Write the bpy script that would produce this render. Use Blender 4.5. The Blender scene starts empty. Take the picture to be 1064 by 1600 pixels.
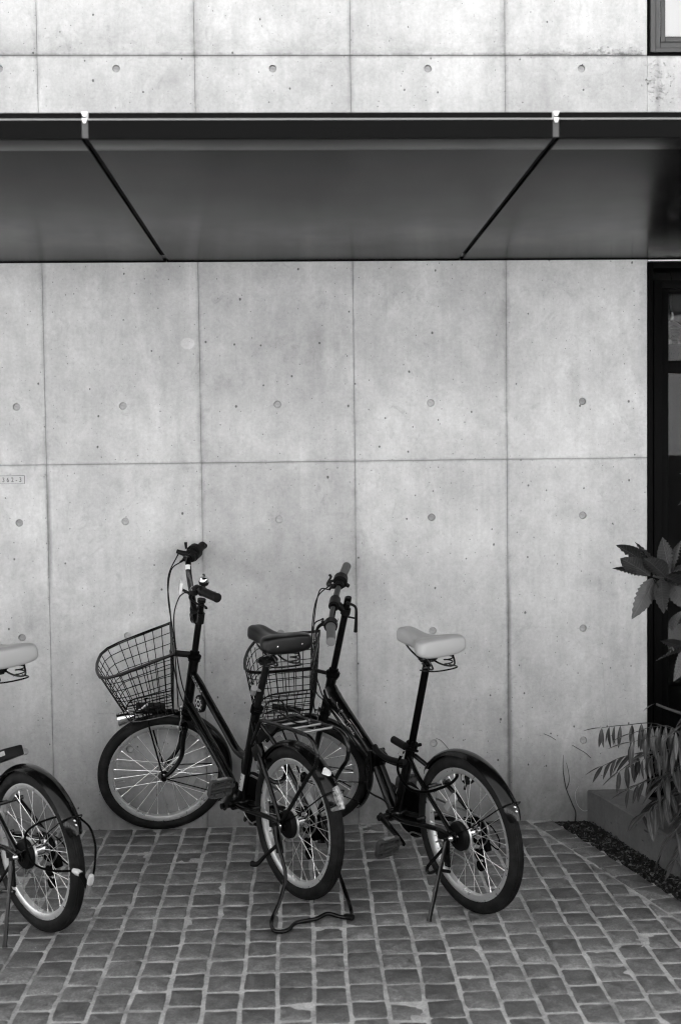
import bpy, bmesh, math, random
from mathutils import Vector, Matrix, Quaternion, noise
V = Vector
PI = math.pi
R = math.radians
random.seed(7)
SC = bpy.context.scene
COL = SC.collection

# ------------------------------------------------------------------ camera
cam_d = bpy.data.cameras.new('camera')
cam = bpy.data.objects.new('camera', cam_d)
COL.objects.link(cam)
SC.camera = cam
yaw, pitch, roll = 0.0347, -0.0437, -0.0119
fw = V((math.sin(yaw) * math.cos(pitch), math.cos(yaw) * math.cos(pitch), math.sin(pitch)))
rt = V((math.cos(yaw), -math.sin(yaw), 0))
up = rt.cross(fw)
cr, sr = math.cos(roll), math.sin(roll)
rt2, up2 = rt * cr + up * sr, -rt * sr + up * cr
M = Matrix((rt2, up2, -fw)).transposed().to_4x4()
M.translation = V((0.9839, -4.5252, 1.4392))
cam.matrix_world = M
cam_d.sensor_fit = 'VERTICAL'
cam_d.sensor_height = 36.0
cam_d.sensor_width = 24.0
cam_d.lens = 36.0 * 1800.4 / 1600.0
cam_d.clip_start = 0.05
cam_d.clip_end = 500
cam_d.dof.use_dof = True
cam_d.dof.focus_distance = 4.25
cam_d.dof.aperture_fstop = 3.2

# ------------------------------------------------------------------ sky, sun, exposure
SUN_EL, SUN_AZ = R(54), R(8)          # the sun stands high behind the building
w = bpy.data.worlds.new('World')
SC.world = w
w.use_nodes = True
nt = w.node_tree
nt.nodes.clear()
sky = nt.nodes.new('ShaderNodeTexSky')
sky.sky_type = 'NISHITA'
sky.sun_disc = False
sky.sun_elevation = SUN_EL
sky.sun_rotation = SUN_AZ
sky.dust_density = 3.0
bw = nt.nodes.new('ShaderNodeRGBToBW')
bg = nt.nodes.new('ShaderNodeBackground')
bg.inputs['Strength'].default_value = 0.14
wo = nt.nodes.new('ShaderNodeOutputWorld')
nt.links.new(sky.outputs[0], bw.inputs[0])
nt.links.new(bw.outputs[0], bg.inputs['Color'])
nt.links.new(bg.outputs[0], wo.inputs[0])
sd = bpy.data.lights.new('sun', 'SUN')
sd.energy = 4.8
sd.angle = R(0.6)
sun = bpy.data.objects.new('sun', sd)
COL.objects.link(sun)
sdir = V((math.sin(SUN_AZ) * math.cos(SUN_EL), math.cos(SUN_AZ) * math.cos(SUN_EL), math.sin(SUN_EL)))
sun.rotation_euler = sdir.to_track_quat('Z', 'Y').to_euler()
SC.view_settings.view_transform = 'Standard'
SC.view_settings.look = 'None'
SC.view_settings.exposure = 2.82
SC.view_settings.gamma = 1.0
SC.view_settings.use_curve_mapping = False
SC.cycles.max_bounces = 8
SC.cycles.diffuse_bounces = 5
SC.cycles.use_denoising = True
SC.cycles.pixel_filter_type = 'BLACKMAN_HARRIS'
SC.cycles.filter_width = 1.15
SC.cycles.caustics_reflective = False
SC.cycles.caustics_refractive = False


# ------------------------------------------------------------------ materials
def mat(name, col, rough=0.5, metal=0.0, coat=0.0, spec=0.5):
    m = bpy.data.materials.new(name)
    m.use_nodes = True
    b = m.node_tree.nodes['Principled BSDF']
    b.inputs['Base Color'].default_value = (col, col, col, 1)
    b.inputs['Roughness'].default_value = rough
    b.inputs['Metallic'].default_value = metal
    b.inputs['Coat Weight'].default_value = coat
    b.inputs['Coat Roughness'].default_value = 0.08
    b.inputs['Specular IOR Level'].default_value = spec
    return m


class NT:
    """short-hand for building node trees"""
    def __init__(s, m):
        s.t = m.node_tree
        s.b = s.t.nodes['Principled BSDF']
        s.tc = s.t.nodes.new('ShaderNodeTexCoord')

    def link(s, a, b):
        s.t.links.new(a, b)

    def _in(s, sock, v):
        if isinstance(v, (int, float)):
            sock.default_value = v
        elif isinstance(v, tuple):
            sock.default_value = v
        else:
            s.link(v, sock)

    def math(s, op, a, b=0.0, c=None, clamp=False):
        n = s.t.nodes.new('ShaderNodeMath')
        n.operation = op
        n.use_clamp = clamp
        s._in(n.inputs[0], a)
        s._in(n.inputs[1], b)
        if c is not None:
            s._in(n.inputs[2], c)
        return n.outputs[0]

    def mapr(s, v, a, b, c, d, smooth=False):
        n = s.t.nodes.new('ShaderNodeMapRange')
        if smooth:
            n.interpolation_type = 'SMOOTHSTEP'
        s._in(n.inputs[0], v)
        for i, x in enumerate((a, b, c, d)):
            s._in(n.inputs[i + 1], x)
        return n.outputs[0]

    def mapping(s, vec, scale=(1, 1, 1), loc=(0, 0, 0), rot=(0, 0, 0)):
        n = s.t.nodes.new('ShaderNodeMapping')
        s.link(vec, n.inputs[0])
        n.inputs['Scale'].default_value = scale
        n.inputs['Location'].default_value = loc
        n.inputs['Rotation'].default_value = rot
        return n.outputs[0]

    def noise(s, vec, scale, detail=4, rough=0.55, dist=0.0):
        n = s.t.nodes.new('ShaderNodeTexNoise')
        s.link(vec, n.inputs['Vector'])
        n.inputs['Scale'].default_value = scale
        n.inputs['Detail'].default_value = detail
        n.inputs['Roughness'].default_value = rough
        n.inputs['Distortion'].default_value = dist
        return n.outputs[0]

    def voro(s, vec, scale, feature='F1'):
        n = s.t.nodes.new('ShaderNodeTexVoronoi')
        n.voronoi_dimensions = '2D'
        n.feature = feature
        s.link(vec, n.inputs['Vector'])
        n.inputs['Scale'].default_value = scale
        return n

    def sep(s, vec):
        n = s.t.nodes.new('ShaderNodeSeparateXYZ')
        s.link(vec, n.inputs[0])
        return n.outputs

    def mul(s, *a):
        r = a[0]
        for x in a[1:]:
            r = s.math('MULTIPLY', r, x)
        return r

    def bump(s, h, strength, dist=0.002):
        n = s.t.nodes.new('ShaderNodeBump')
        n.inputs['Strength'].default_value = strength
        n.inputs['Distance'].default_value = dist
        s.link(h, n.inputs['Height'])
        s.link(n.outputs[0], s.b.inputs['Normal'])

    def col(s, v):
        s.link(v, s.b.inputs['Base Color'])


def concrete_mat(name, base, joints=True, sc=1.0):
    m = mat(name, base, 0.75, spec=0.3)
    n = NT(m)
    P = n.tc.outputs['Object']
    info = n.t.nodes.new('ShaderNodeObjectInfo')
    rnd = info.outputs['Random']
    big = n.noise(P, 1.7 * sc, 5, 0.6, 0.3)
    mid = n.noise(n.mapping(P, (1, 1, 0.7), (3, 1, 2)), 7 * sc, 6, 0.62, 0.4)
    fine = n.noise(P, 75, 5, 0.7)
    grain = n.noise(n.mapping(P, (1, 1, .8), (4, 4, 4)), 24, 5, 0.75)
    streak = n.noise(n.mapping(P, (34, 34, 1.1)), 1.0, 3, 0.6)
    f = n.mul(base, n.mapr(big, .3, .7, .80, 1.12), n.mapr(mid, .3, .7, .86, 1.11),
              n.mapr(grain, .25, .75, .90, 1.10), n.mapr(fine, .25, .75, .88, 1.12), n.mapr(streak, .3, .7, .955, 1.035), n.mapr(rnd, 0, 1, .90, 1.06))
    # mottled pale laitance veils
    veil = n.noise(n.mapping(P, (1, 1, .45), (7, 3, 1)), 3.1, 7, .68, 1.2)
    f = n.mul(f, n.mapr(veil, .5, .68, 1.0, 1.14, True))
    pour = n.noise(n.mapping(P, (1, 1, 1.3), (11, 5, 9)), .75, 4, .6, .6)
    f = n.mul(f, n.mapr(pour, .32, .68, .91, 1.07))
    blot = n.noise(n.mapping(P, (1, 1, .8), (5, 15, 1)), 12, 5, .7, 1.5)
    f = n.mul(f, n.mapr(blot, .56, .70, 1.0, .88, True))
    # air bubbles in three sizes
    height = n.mul(fine, 0.25)
    for vs, th, r0, r1, dk in ((9, .55, .015, .050, .30), (22, .66, .02, .06, .42), (60, .70, .03, .085, .60)):
        wob = n.t.nodes.new('ShaderNodeVectorMath')
        wob.operation = 'ADD'
        n.link(P, wob.inputs[0])
        nn = n.t.nodes.new('ShaderNodeTexNoise')
        n.link(P, nn.inputs['Vector'])
        nn.inputs['Scale'].default_value = 160
        sc_ = n.t.nodes.new('ShaderNodeVectorMath')
        sc_.operation = 'SCALE'
        n.link(nn.outputs['Color'], sc_.inputs[0])
        sc_.inputs['Scale'].default_value = 0.0035
        n.link(sc_.outputs[0], wob.inputs[1])
        sx_ = n.sep(wob.outputs[0])
        cb = n.t.nodes.new('ShaderNodeCombineXYZ')
        n.link(sx_[0], cb.inputs[0])
        n.link(n.math('MULTIPLY', sx_[2], .8), cb.inputs[1])
        v = n.voro(cb.outputs[0], vs)
        c = n.sep(v.outputs['Color'])
        rad = n.mapr(c[1], 0, 1, r0, r1)
        on = n.math('GREATER_THAN', c[0], th)
        pit = n.mul(on, n.math('SUBTRACT', 1.0, n.math('DIVIDE', v.outputs['Distance'], rad), clamp=True))
        pit = n.mapr(pit, 0, .45, 0, 1)
        f = n.mul(f, n.mapr(pit, 0, 1, 1, dk))
        height = n.math('SUBTRACT', height, n.mul(pit, 1.5))
    xyz = n.sep(P)
    if joints:
        jn = n.noise(n.mapping(P, (1, 1, 1), (1, 5, 0)), 2.3, 5, .65)
        jf = n.noise(P, 26, 4, .7)
        # distance to the nearest vertical formwork joint (every 0.6 m)
        fx = n.math('SUBTRACT', n.math('FRACT', n.math('ADD', n.math('DIVIDE', xyz[0], 0.6), 20.5)), 0.5)
        dx = n.mul(n.math('ABSOLUTE', fx), 0.6)
        wdt = n.mapr(jn, .36, .68, .002, .030)
        st = n.math('SUBTRACT', 1.0, n.math('DIVIDE', dx, wdt), clamp=True)
        f = n.mul(f, n.mapr(n.mul(st, n.mapr(jf, .3, .7, .35, 1.1)), 0, 1, 1, .66))
        # wide soft dirt veil beside the joints
        st2 = n.math('SUBTRACT', 1.0, n.math('DIVIDE', dx, .11), clamp=True)
        f = n.mul(f, n.mapr(n.mul(st2, n.mapr(jn, .45, .7, 0, 1)), 0, 1, 1, .86))
        # heavier rust and dirt run in two of the joints
        for xj, z0_, z1_ in ((1.8, -.1, 1.02), (0.0, .95, 1.42)):
            dj = n.math('ABSOLUTE', n.math('SUBTRACT', n.math('ADD', xyz[0], n.mul(n.math('SUBTRACT', jf, .5), .006)), xj + .004))
            st = n.math('SUBTRACT', 1.0, n.math('DIVIDE', dj, .013), clamp=True)
            st = n.mul(st, n.mapr(xyz[2], z0_, z0_ + .1, 0, 1), n.mapr(xyz[2], z1_ - .15, z1_, 1, 0))
            f = n.mul(f, n.mapr(st, 0, .8, 1, .62))
        for zj, amt, ww in ((1.4405, .72, .010), (3.008, .5, .012)):
            dz = n.math('ABSOLUTE', n.math('SUBTRACT', xyz[2], zj))
            wz = n.mapr(jf, .3, .7, ww * .3, ww * 1.5)
            st = n.math('SUBTRACT', 1.0, n.math('DIVIDE', dz, wz), clamp=True)
            f = n.mul(f, n.mapr(st, 0, 1, 1, amt))
        # grime gathered above the upper pour joint
        up_ = n.mapr(xyz[2], 3.005, 3.12, 1, 0)
        up_ = n.mul(up_, n.math('GREATER_THAN', xyz[2], 3.008))
        gn = n.noise(n.mapping(P, (1, 1, 2)), 6, 6, .7, .5)
        f = n.mul(f, n.mapr(n.mul(up_, n.mapr(gn, .38, .62, 0, 1)), 0, 1, 1, .72))
        # scuffs left by bicycles low on the wall
        scv = n.noise(n.mapping(P, (9, 9, 30), rot=(0, .35, 0)), 1.6, 5, .75, 2.5)
        band = n.mul(n.mapr(xyz[2], .12, .35, 0, 1, True), n.mapr(xyz[2], .50, .72, 1, 0, True))
        f = n.mul(f, n.mapr(n.mul(band, n.mapr(scv, .62, .70, 0, 1)), 0, 1, 1, .68))
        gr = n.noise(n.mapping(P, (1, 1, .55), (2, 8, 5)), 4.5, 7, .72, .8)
        low = n.mapr(n.math('ADD', xyz[2], n.mul(n.math('SUBTRACT', gr, .5), .6)), 0.0, .52, 1, 0, True)  # shade fall-off towards the ground painted in, mixed with grime
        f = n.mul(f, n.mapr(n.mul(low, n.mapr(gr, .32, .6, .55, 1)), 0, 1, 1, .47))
        # splash dirt at the foot, with painted shade
        f = n.mul(f, n.mapr(n.math('ADD', xyz[2], n.mul(n.math('SUBTRACT', mid, .5), .3)), 0.0, .20, .80, 1.0, True))
        # one round pale repair spot
        d = n.math('SQRT', n.math('ADD', n.math('POWER', n.math('SUBTRACT', xyz[0], .555), 2), n.math('POWER', n.mul(n.math('SUBTRACT', xyz[2], 1.905), 1.2), 2)))
        f = n.math('MULTIPLY', f, n.mapr(d, .024, .029, 1.22, 1.0))
    n.col(f)
    n.bump(height, .55, .0015)
    n.link(n.mapr(mid, .3, .7, .62, .85), n.b.inputs['Roughness'])
    return m


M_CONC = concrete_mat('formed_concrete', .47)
M_KERB = concrete_mat('kerb_concrete', .155, False)
M_PLUG = mat('tie_plug_mortar', .33, .85, spec=.2)
_n = NT(M_PLUG)
_i = _n.t.nodes.new('ShaderNodeObjectInfo')
_n.col(_n.mul(_n.mapr(_i.outputs['Random'], 0, 1, .25, .40), _n.mapr(_n.noise(_n.tc.outputs['Object'], 90, 4), .3, .7, .85, 1.15)))
M_GAP = mat('joint_dark', .24, .9)


def stone_mat():
    m = mat('sett_stone', .06, .55, spec=.8)
    n = NT(m)
    P = n.tc.outputs['Object']
    info = n.t.nodes.new('ShaderNodeObjectInfo')
    att = n.t.nodes.new('ShaderNodeAttribute')
    att.attribute_name = 'tone'
    a = n.noise(P, 26, 6, .7, .8)
    b = n.noise(P, 130, 4, .7)
    c = n.noise(n.mapping(P, (1, 1, 1), (9, 2, 4)), 2.0, 4, .6)
    veinn = n.noise(n.mapping(P, (1, 2.2, 1), (1, 2, 3)), 9, 5, .7, 2.0)
    f = n.mul(.115, n.mapr(att.outputs['Fac'], 0, 1, .66, 1.3), n.mapr(a, .3, .7, .5, 1.6), n.mapr(b, .3, .7, .55, 1.5),
              n.mapr(c, .3, .7, .62, 1.34))
    # lime bloom and mortar smears
    f = n.math('ADD', f, n.mul(n.mapr(veinn, .56, .72, 0, 1, True), .085))
    pk = n.noise(n.mapping(P, (1, 1, 1), (3, 3, 3)), 260, 2, .5)
    f = n.math('ADD', f, n.mul(n.mapr(pk, .62, .72, 0, 1), .07))
    n.col(f)
    n.link(n.mapr(a, .3, .7, .36, .62), n.b.inputs['Roughness'])
    n.bump(n.math('ADD', n.mul(a, 1.4), n.mul(b, .35)), .8, .004)
    return m


M_SETT = stone_mat()


def ground_mat(name, base, lo, hi, scale, rough=.9, bs=.6):
    m = mat(name, base, rough, spec=.2)
    n = NT(m)
    P = n.tc.outputs['Object']
    a = n.noise(P, scale, 6, .65)
    b = n.noise(P, scale * 14, 4, .7)
    n.col(n.mul(base, n.mapr(a, .3, .7, lo, hi), n.mapr(b, .3, .7, .75, 1.25)))
    n.bump(b, bs, .003)
    return m


M_MORTAR = ground_mat('joint_mortar', .46, .45, 1.25, 11)
M_ADDED_STREET = ground_mat('added_street_concrete', .50, .92, 1.06, 1.2)
M_FAR = ground_mat('far_render', .66, .9, 1.1, .8)
M_SOIL = ground_mat('soil', .018, .6, 1.3, 12)
M_GRAV = mat('pebbles', .05, .8)
_n = NT(M_GRAV)
_n.col(_n.mapr(_n.noise(_n.tc.outputs['Object'], 70, 3, .7), .50, .75, .006, .22))

M_SOFFIT = mat('painted_steel', .003, .19, spec=.10)
_n = NT(M_SOFFIT)
_P = _n.tc.outputs['Object']
_n.col(_n.mul(.004, _n.mapr(_n.noise(_P, 1.5, 5, .6), .3, .7, .92, 1.07)))
_n.link(_n.mapr(_n.noise(_P, 2.2, 5, .65), .3, .7, .19, .27), _n.b.inputs['Roughness'])
_n.bump(_n.noise(_n.mapping(_P, (1, .5, 1)), 3, 2), .04, .01)
M_STEELBLK = mat('black_window_steel', .002, .45, spec=.03)
M_STEELGRY = mat('grey_window_aluminium', .045, .45, .1)
M_FASCIA = mat('fascia_steel', .003, .5, spec=.04)
M_SEAM = mat('seam_metal', .030, .6, spec=.2)
M_EDGE = mat('fold_sky_highlight', .16, .35, .0)
M_DARK = mat('dark_interior', .02, .8)
M_SKYSHEET = mat('white_sky_sheet', .82, .8)
M_PAINT = mat('black_paint', .0022, .20, 0, .10, .28)
M_PLAST = mat('black_plastic', .0045, .50, spec=.15)
M_RUBBER = mat('tyre_rubber', .008, .75, spec=.2)
_n = NT(M_RUBBER)
_P = _n.tc.outputs['Object']
_n.col(_n.mapr(_n.noise(_P, 14, 5, .7), .45, .78, .0065, .026))
_n.bump(_n.noise(_P, 220, 3, .6), .4, .001)
M_CHROME = mat('chrome', .68, .12, 1.0)
M_ALU = mat('brushed_alu', .78, .34, .85)
_n = NT(M_ALU)
_n.link(_n.mapr(_n.noise(_n.tc.outputs['Object'], 60, 4, .6), .3, .7, .24, .46), _n.b.inputs['Roughness'])
M_SPOKE = mat('spoke_steel', .80, .30, .85)
M_STEEL = mat('dull_steel', .30, .4, .8)
M_VINW = mat('pale_vinyl', .29, .38)
M_VINB = mat('black_vinyl', .004, .36, spec=.26)
M_GRIPG = mat('grey_rubber', .075, .6)
M_PEDAL = mat('worn_pedal_plastic', .045, .5)
M_GRIPE = mat('grip_end', .15, .5)
M_REFW = mat('reflector_white', .72, .15, 0, .6)
M_REFG = mat('reflector_grey', .22, .2, 0, .6)
M_TAIL = mat('tail_reflector', .2, .15, 0, .6)
_n = NT(M_TAIL)
_n.col(_n.mapr(_n.noise(_n.mapping(_n.tc.outputs['Object'], (1, 9, 1)), 60, 3, .6), .4, .6, .10, .42))
M_SREF = mat('spoke_reflector', .34, .3)
M_DECAL = mat('silver_decal', .50, .4)
M_DECALG = mat('grey_decal', .20, .5)
M_INK = mat('plate_ink', .04, .6)
M_PLATE = mat('plate_face', .45, .6)
M_LITTER = mat('dry_litter', .16, .85)
M_WOOD = mat('dry_twig', .035, .9)
M_STRAW = mat('pale_tendril', .42, .8)


def leaf_mat(name, base, rough):
    m = mat(name, base, rough, spec=.5)
    n = NT(m)
    P = n.tc.outputs['Object']
    a = n.noise(P, 28, 4, .6)
    info = n.t.nodes.new('ShaderNodeObjectInfo')
    n.col(n.mul(base, n.mapr(a, .3, .7, .75, 1.3), n.mapr(info.outputs['Random'], 0, 1, .8, 1.2)))
    x3 = n.sep(P)
    ay = n.math('ABSOLUTE', x3[1])
    rib = n.mapr(ay, .0004, .0022, 1, 0)
    vein = n.mapr(n.math('SINE', n.math('SUBTRACT', n.mul(x3[0], 520), n.mul(ay, 330))), .80, 1.0, 0, 1)
    lines = n.math('MAXIMUM', rib, n.mul(vein, .55 if base < .03 else 0.0))
    cc = n.mul(base, n.mapr(a, .3, .7, .7, 1.4), n.mapr(info.outputs['Random'], 0, 1, .65, 1.5), n.mapr(lines, 0, 1, 1.0, 2.0))
    n.col(cc)
    n.bump(n.math('ADD', n.noise(P, 70, 3, .6), lines), .5, .002)
    return m


M_LEAF = leaf_mat('broad_leaf', .022, .28)
M_FERN = leaf_mat('narrow_leaf', .034, .30)

gm = bpy.data.materials.new('window_glass')
gm.use_nodes = True
_t = gm.node_tree
_t.nodes.clear()
_o = _t.nodes.new('ShaderNodeOutputMaterial')
_mx = _t.nodes.new('ShaderNodeMixShader')
_fr = _t.nodes.new('ShaderNodeFresnel')
_fr.inputs['IOR'].default_value = 1.20
_tr = _t.nodes.new('ShaderNodeBsdfTransparent')
_tr.inputs[0].default_value = (.93, .93, .93, 1)
_gl = _t.nodes.new('ShaderNodeBsdfGlossy')
_gl.inputs['Roughness'].default_value = 0.0
_t.links.new(_fr.outputs[0], _mx.inputs[0])
_t.links.new(_tr.outputs[0], _mx.inputs[1])
_t.links.new(_gl.outputs[0], _mx.inputs[2])
_t.links.new(_mx.outputs[0], _o.inputs[0])
M_GLASS = gm


# ------------------------------------------------------------------ object helpers
def obj(name, me_or_mb, m=None, parent=None):
    me = me_or_mb.mesh(name) if isinstance(me_or_mb, MB) else me_or_mb
    if m is not None and not me.materials:
        me.materials.append(m)
    o = bpy.data.objects.new(name, me)
    COL.objects.link(o)
    if parent is not None:
        o.parent = parent
    return o


def empty(name, loc=(0, 0, 0), parent=None):
    o = bpy.data.objects.new(name, None)
    o.empty_display_size = .1
    COL.objects.link(o)
    o.location = loc
    if parent is not None:
        o.parent = parent
    return o


def tag(o, label=None, cat=None, group=None, kind=None):
    if label:
        o['label'] = label
    if cat:
        o['category'] = cat
    if group:
        o['group'] = group
    if kind:
        o['kind'] = kind
    return o


def smooth_path(pts, n=6):
    """Catmull-Rom through the points"""
    P = [V(p) for p in pts]
    if len(P) < 3:
        return P
    P = [P[0] * 2 - P[1]] + P + [P[-1] * 2 - P[-2]]
    out = []
    for i in range(1, len(P) - 2):
        a, b, c, d = P[i - 1:i + 3]
        for k in range(n):
            t = k / n
            out.append(.5 * ((2 * b) + (c - a) * t + (2 * a - 5 * b + 4 * c - d) * t * t + (3 * b - a - 3 * c + d) * t ** 3))
    out.append(P[-2])
    return out


class MB:
    def __init__(s):
        s.v, s.f, s.X = [], [], None
        s.tone = None

    def add(s, vs, fs):
        o = len(s.v)
        if s.X is not None:
            vs = [s.X @ V(q) for q in vs]
        s.v += [tuple(q) for q in vs]
        s.f += [tuple(i + o for i in f) for f in fs]
        return s

    def box(s, c, size, rot=None, bev=0.0):
        c = V(c)
        hx, hy, hz = [q / 2 for q in size]
        bm = bmesh.new()
        bmesh.ops.create_cube(bm, size=1)
        for q in bm.verts:
            q.co = V((q.co.x * 2 * hx, q.co.y * 2 * hy, q.co.z * 2 * hz))
        if bev:
            bmesh.ops.bevel(bm, geom=bm.edges[:], offset=bev, segments=2, affect='EDGES', profile=.6)
        rm = rot.to_matrix() if isinstance(rot, (Quaternion,)) else (rot if rot is not None else Matrix.Identity(3))
        bm.verts.index_update()
        vs = [c + rm @ q.co for q in bm.verts]
        fs = [[q.index for q in f.verts] for f in bm.faces]
        bm.free()
        return s.add(vs, fs)

    def tube(s, pts, r, seg=10, cap=True, closed=False, flat=None):
        """r: number or list; flat=(sx, sy) squashes the section"""
        P = [V(p) for p in pts]
        n = len(P)
        rr = r if isinstance(r, (list, tuple)) else [r] * n
        if len(rr) != n:
            k = len(rr) - 1
            rr = [rr[min(int(i / (n - 1) * k), k - 1)] + (rr[min(int(i / (n - 1) * k) + 1, k)] - rr[min(int(i / (n - 1) * k), k - 1)]) * (i / (n - 1) * k - min(int(i / (n - 1) * k), k - 1)) for i in range(n)]
        T = []
        for i in range(n):
            if closed:
                t = P[(i + 1) % n] - P[i - 1]
            else:
                t = P[min(i + 1, n - 1)] - P[max(i - 1, 0)]
            T.append(t.normalized() if t.length > 1e-9 else V((0, 0, 1)))
        ref = V((0, 1, 0)) if abs(T[0].y) < .8 else V((0, 0, 1))
        N = (ref - T[0] * ref.dot(T[0])).normalized()
        vs, fs = [], []
        for i in range(n):
            N = N - T[i] * N.dot(T[i])
            N = N.normalized() if N.length > 1e-6 else T[i].orthogonal().normalized()
            B = T[i].cross(N)
            for k in range(seg):
                a = 2 * PI * k / seg
                sx, sy = flat or (1, 1)
                vs.append(P[i] + (N * math.cos(a) * sx + B * math.sin(a) * sy) * rr[i])
        m = n if closed else n - 1
        for i in range(m):
            for k in range(seg):
                a, b = i * seg + k, i * seg + (k + 1) % seg
                c, d = ((i + 1) % n) * seg + (k + 1) % seg, ((i + 1) % n) * seg + k
                fs.append((a, b, c, d))
        if cap and not closed:
            fs.append(tuple(range(seg))[::-1])
            fs.append(tuple((n - 1) * seg + k for k in range(seg)))
        return s.add(vs, fs)

    def lathe(s, prof, c=(0, 0, 0), axis=(0, 1, 0), seg=24, a0=0, a1=2 * PI, closed_prof=False, ref=None):
        """prof: list of (radius, height along axis)"""
        ax = V(axis).normalized()
        e = V(ref) if ref is not None else (V((1, 0, 0)) if abs(ax.x) < .9 else V((0, 0, 1)))
        e = (e - ax * e.dot(ax)).normalized()
        g = e.cross(ax)
        full = abs(a1 - a0 - 2 * PI) < 1e-6
        ns = seg if full else seg + 1
        c = V(c)
        vs, fs = [], []
        for i in range(ns):
            a = a0 + (a1 - a0) * i / seg
            d = e * math.cos(a) + g * math.sin(a)
            for (r, h) in prof:
                vs.append(c + d * r + ax * h)
        m = len(prof)
        for i in range(seg):
            j = (i + 1) % ns
            for k in range(m if closed_prof else m - 1):
                k2 = (k + 1) % m
                fs.append((i * m + k, i * m + k2, j * m + k2, j * m + k))
        return s.add(vs, fs)

    def cyl(s, a, b, r, seg=14, r2=None):
        return s.tube([a, b], [r, r if r2 is None else r2], seg)

    def mesh(s, name):
        me = bpy.data.meshes.new(name)
        me.from_pydata(s.v, [], s.f)
        me.validate()
        bm = bmesh.new()
        bm.from_mesh(me)
        bmesh.ops.recalc_face_normals(bm, faces=bm.faces)
        bm.to_mesh(me)
        bm.free()
        me.shade_smooth()
        me.set_sharp_from_angle(angle=R(38))
        return me


# ------------------------------------------------------------------ the concrete wall
XR = 2.358
Z1, Z2, ZS = 1.4405, 3.008, 2.2214
wall = tag(empty('concrete_wall'), 'tall pale fair-faced concrete wall with joint lines and round tie holes behind the bicycles', 'wall')
HR = .0148


def panel(x0, x1, z0, z1, holes):
    g, ch = .0004, .0012
    bm = bmesh.new()
    e = []

    def loop(pts):
        vs = [bm.verts.new(p) for p in pts]
        es = [bm.edges.new((vs[i], vs[(i + 1) % len(vs)])) for i in range(len(vs))]
        return vs, es
    rnd = random.Random(int((x0 * 71 + z0 * 13) * 10))

    def rect(d, y):
        # small unevenness along the arris
        pts = []
        n = 10
        a, b, c, dd = x0 + g + d, x1 - g - d, z0 + g + d, z1 - g - d
        for (p, q) in (((a, c), (b, c)), ((b, c), (b, dd)), ((b, dd), (a, dd)), ((a, dd), (a, c))):
            for i in range(n):
                t = i / n
                pts.append((p[0] + (q[0] - p[0]) * t, y, p[1] + (q[1] - p[1]) * t))
        return pts
    front, fe = loop([(x + rnd.uniform(-.0006, .0006), y, z + rnd.uniform(-.0006, .0006)) for x, y, z in rect(ch, 0)])
    e += fe
    hl = []
    for hx, hz in holes:
        vs, es = loop([(hx + HR * math.cos(2 * PI * i / 20), 0, hz + HR * math.sin(2 * PI * i / 20)) for i in range(20)])
        e += es
        hl.append((vs, hx, hz))
    bmesh.ops.triangle_fill(bm, edges=e, use_beauty=True)

    def bridge(a, b):
        n = len(a)
        for i in range(n):
            bm.faces.new((a[i], a[(i + 1) % n], b[(i + 1) % n], b[i]))
    mid = [bm.verts.new(p) for p in rect(0, ch)]
    back = [bm.verts.new(p) for p in rect(0, .03)]
    bridge(front, mid)
    bridge(mid, back)
    for vs, hx, hz in hl:
        inn = [bm.verts.new((hx + HR * .96 * math.cos(2 * PI * i / 20), .012, hz + HR * .96 * math.sin(2 * PI * i / 20))) for i in range(20)]
        bridge(vs, inn)
    bmesh.ops.recalc_face_normals(bm, faces=bm.faces)
    me = bpy.data.meshes.new('wall_panel')
    bm.to_mesh(me)
    bm.free()
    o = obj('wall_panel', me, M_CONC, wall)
    for hx, hz in holes:
        p = obj('tie_hole_plug', PLUG, M_PLUG, o)
        p.location = (hx, .0062 + rnd.uniform(-.002, .0015), hz)
        p.rotation_euler = (rnd.uniform(-.12, .12), 0, rnd.uniform(-.12, .12))
    return o


PLUG = MB().lathe([(0.0001, 0.0012), (.009, .0006), (.0128, 0), (.0142, .0018), (.0142, .006)], (0, 0, 0), (0, 1, 0), 20).mesh('tie_hole_plug')
zrow = [.3155, .7655, 1.2155, 1.6655]
for k in range(-6, 14):
    x0, x1 = .6 * k, .6 * k + .6
    if x0 > XR - .1 and x0 < 3.4:
        continue
    if k == 3:
        x1 = XR
    hx = x0 + .3 if k != -1 else -.11
    if k == 3:
        hx = x0 + .3
    panel(x0, x1, -.12, Z1, [(hx, z) for z in zrow[:3]])
    panel(x0, x1, Z1, 2.50, [(hx, zrow[3])])
    if k == -1:
        hs = [(-.145, 2.958)]
    else:
        hs = [(hx, 2.958)]
    panel(x0, x1, 2.50, Z2, hs)
    panel(x0, x1, Z2, 4.8, [(hx, z) for z in (3.458, 3.908, 4.358)])
for (x0, x1, z0, z1) in ((XR, 3.0, 2.2214, Z2), (3.0, 3.6, 2.2214, Z2), (XR, 3.6, 4.3, 4.8)):
    panel(x0, x1, z0, z1, [])
mb = MB()
mb.box((-.62, .14, 2.34), (5.956 - .004, .22, 4.92))
mb.box((6.0, .14, 2.34), (4.796, .22, 4.92))
mb.box((2.98, .14, 2.616), (1.236, .22, .78))
mb.box((2.98, .14, 4.55), (1.236, .22, .49))
obj('wall_core', mb, M_GAP, wall)
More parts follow.
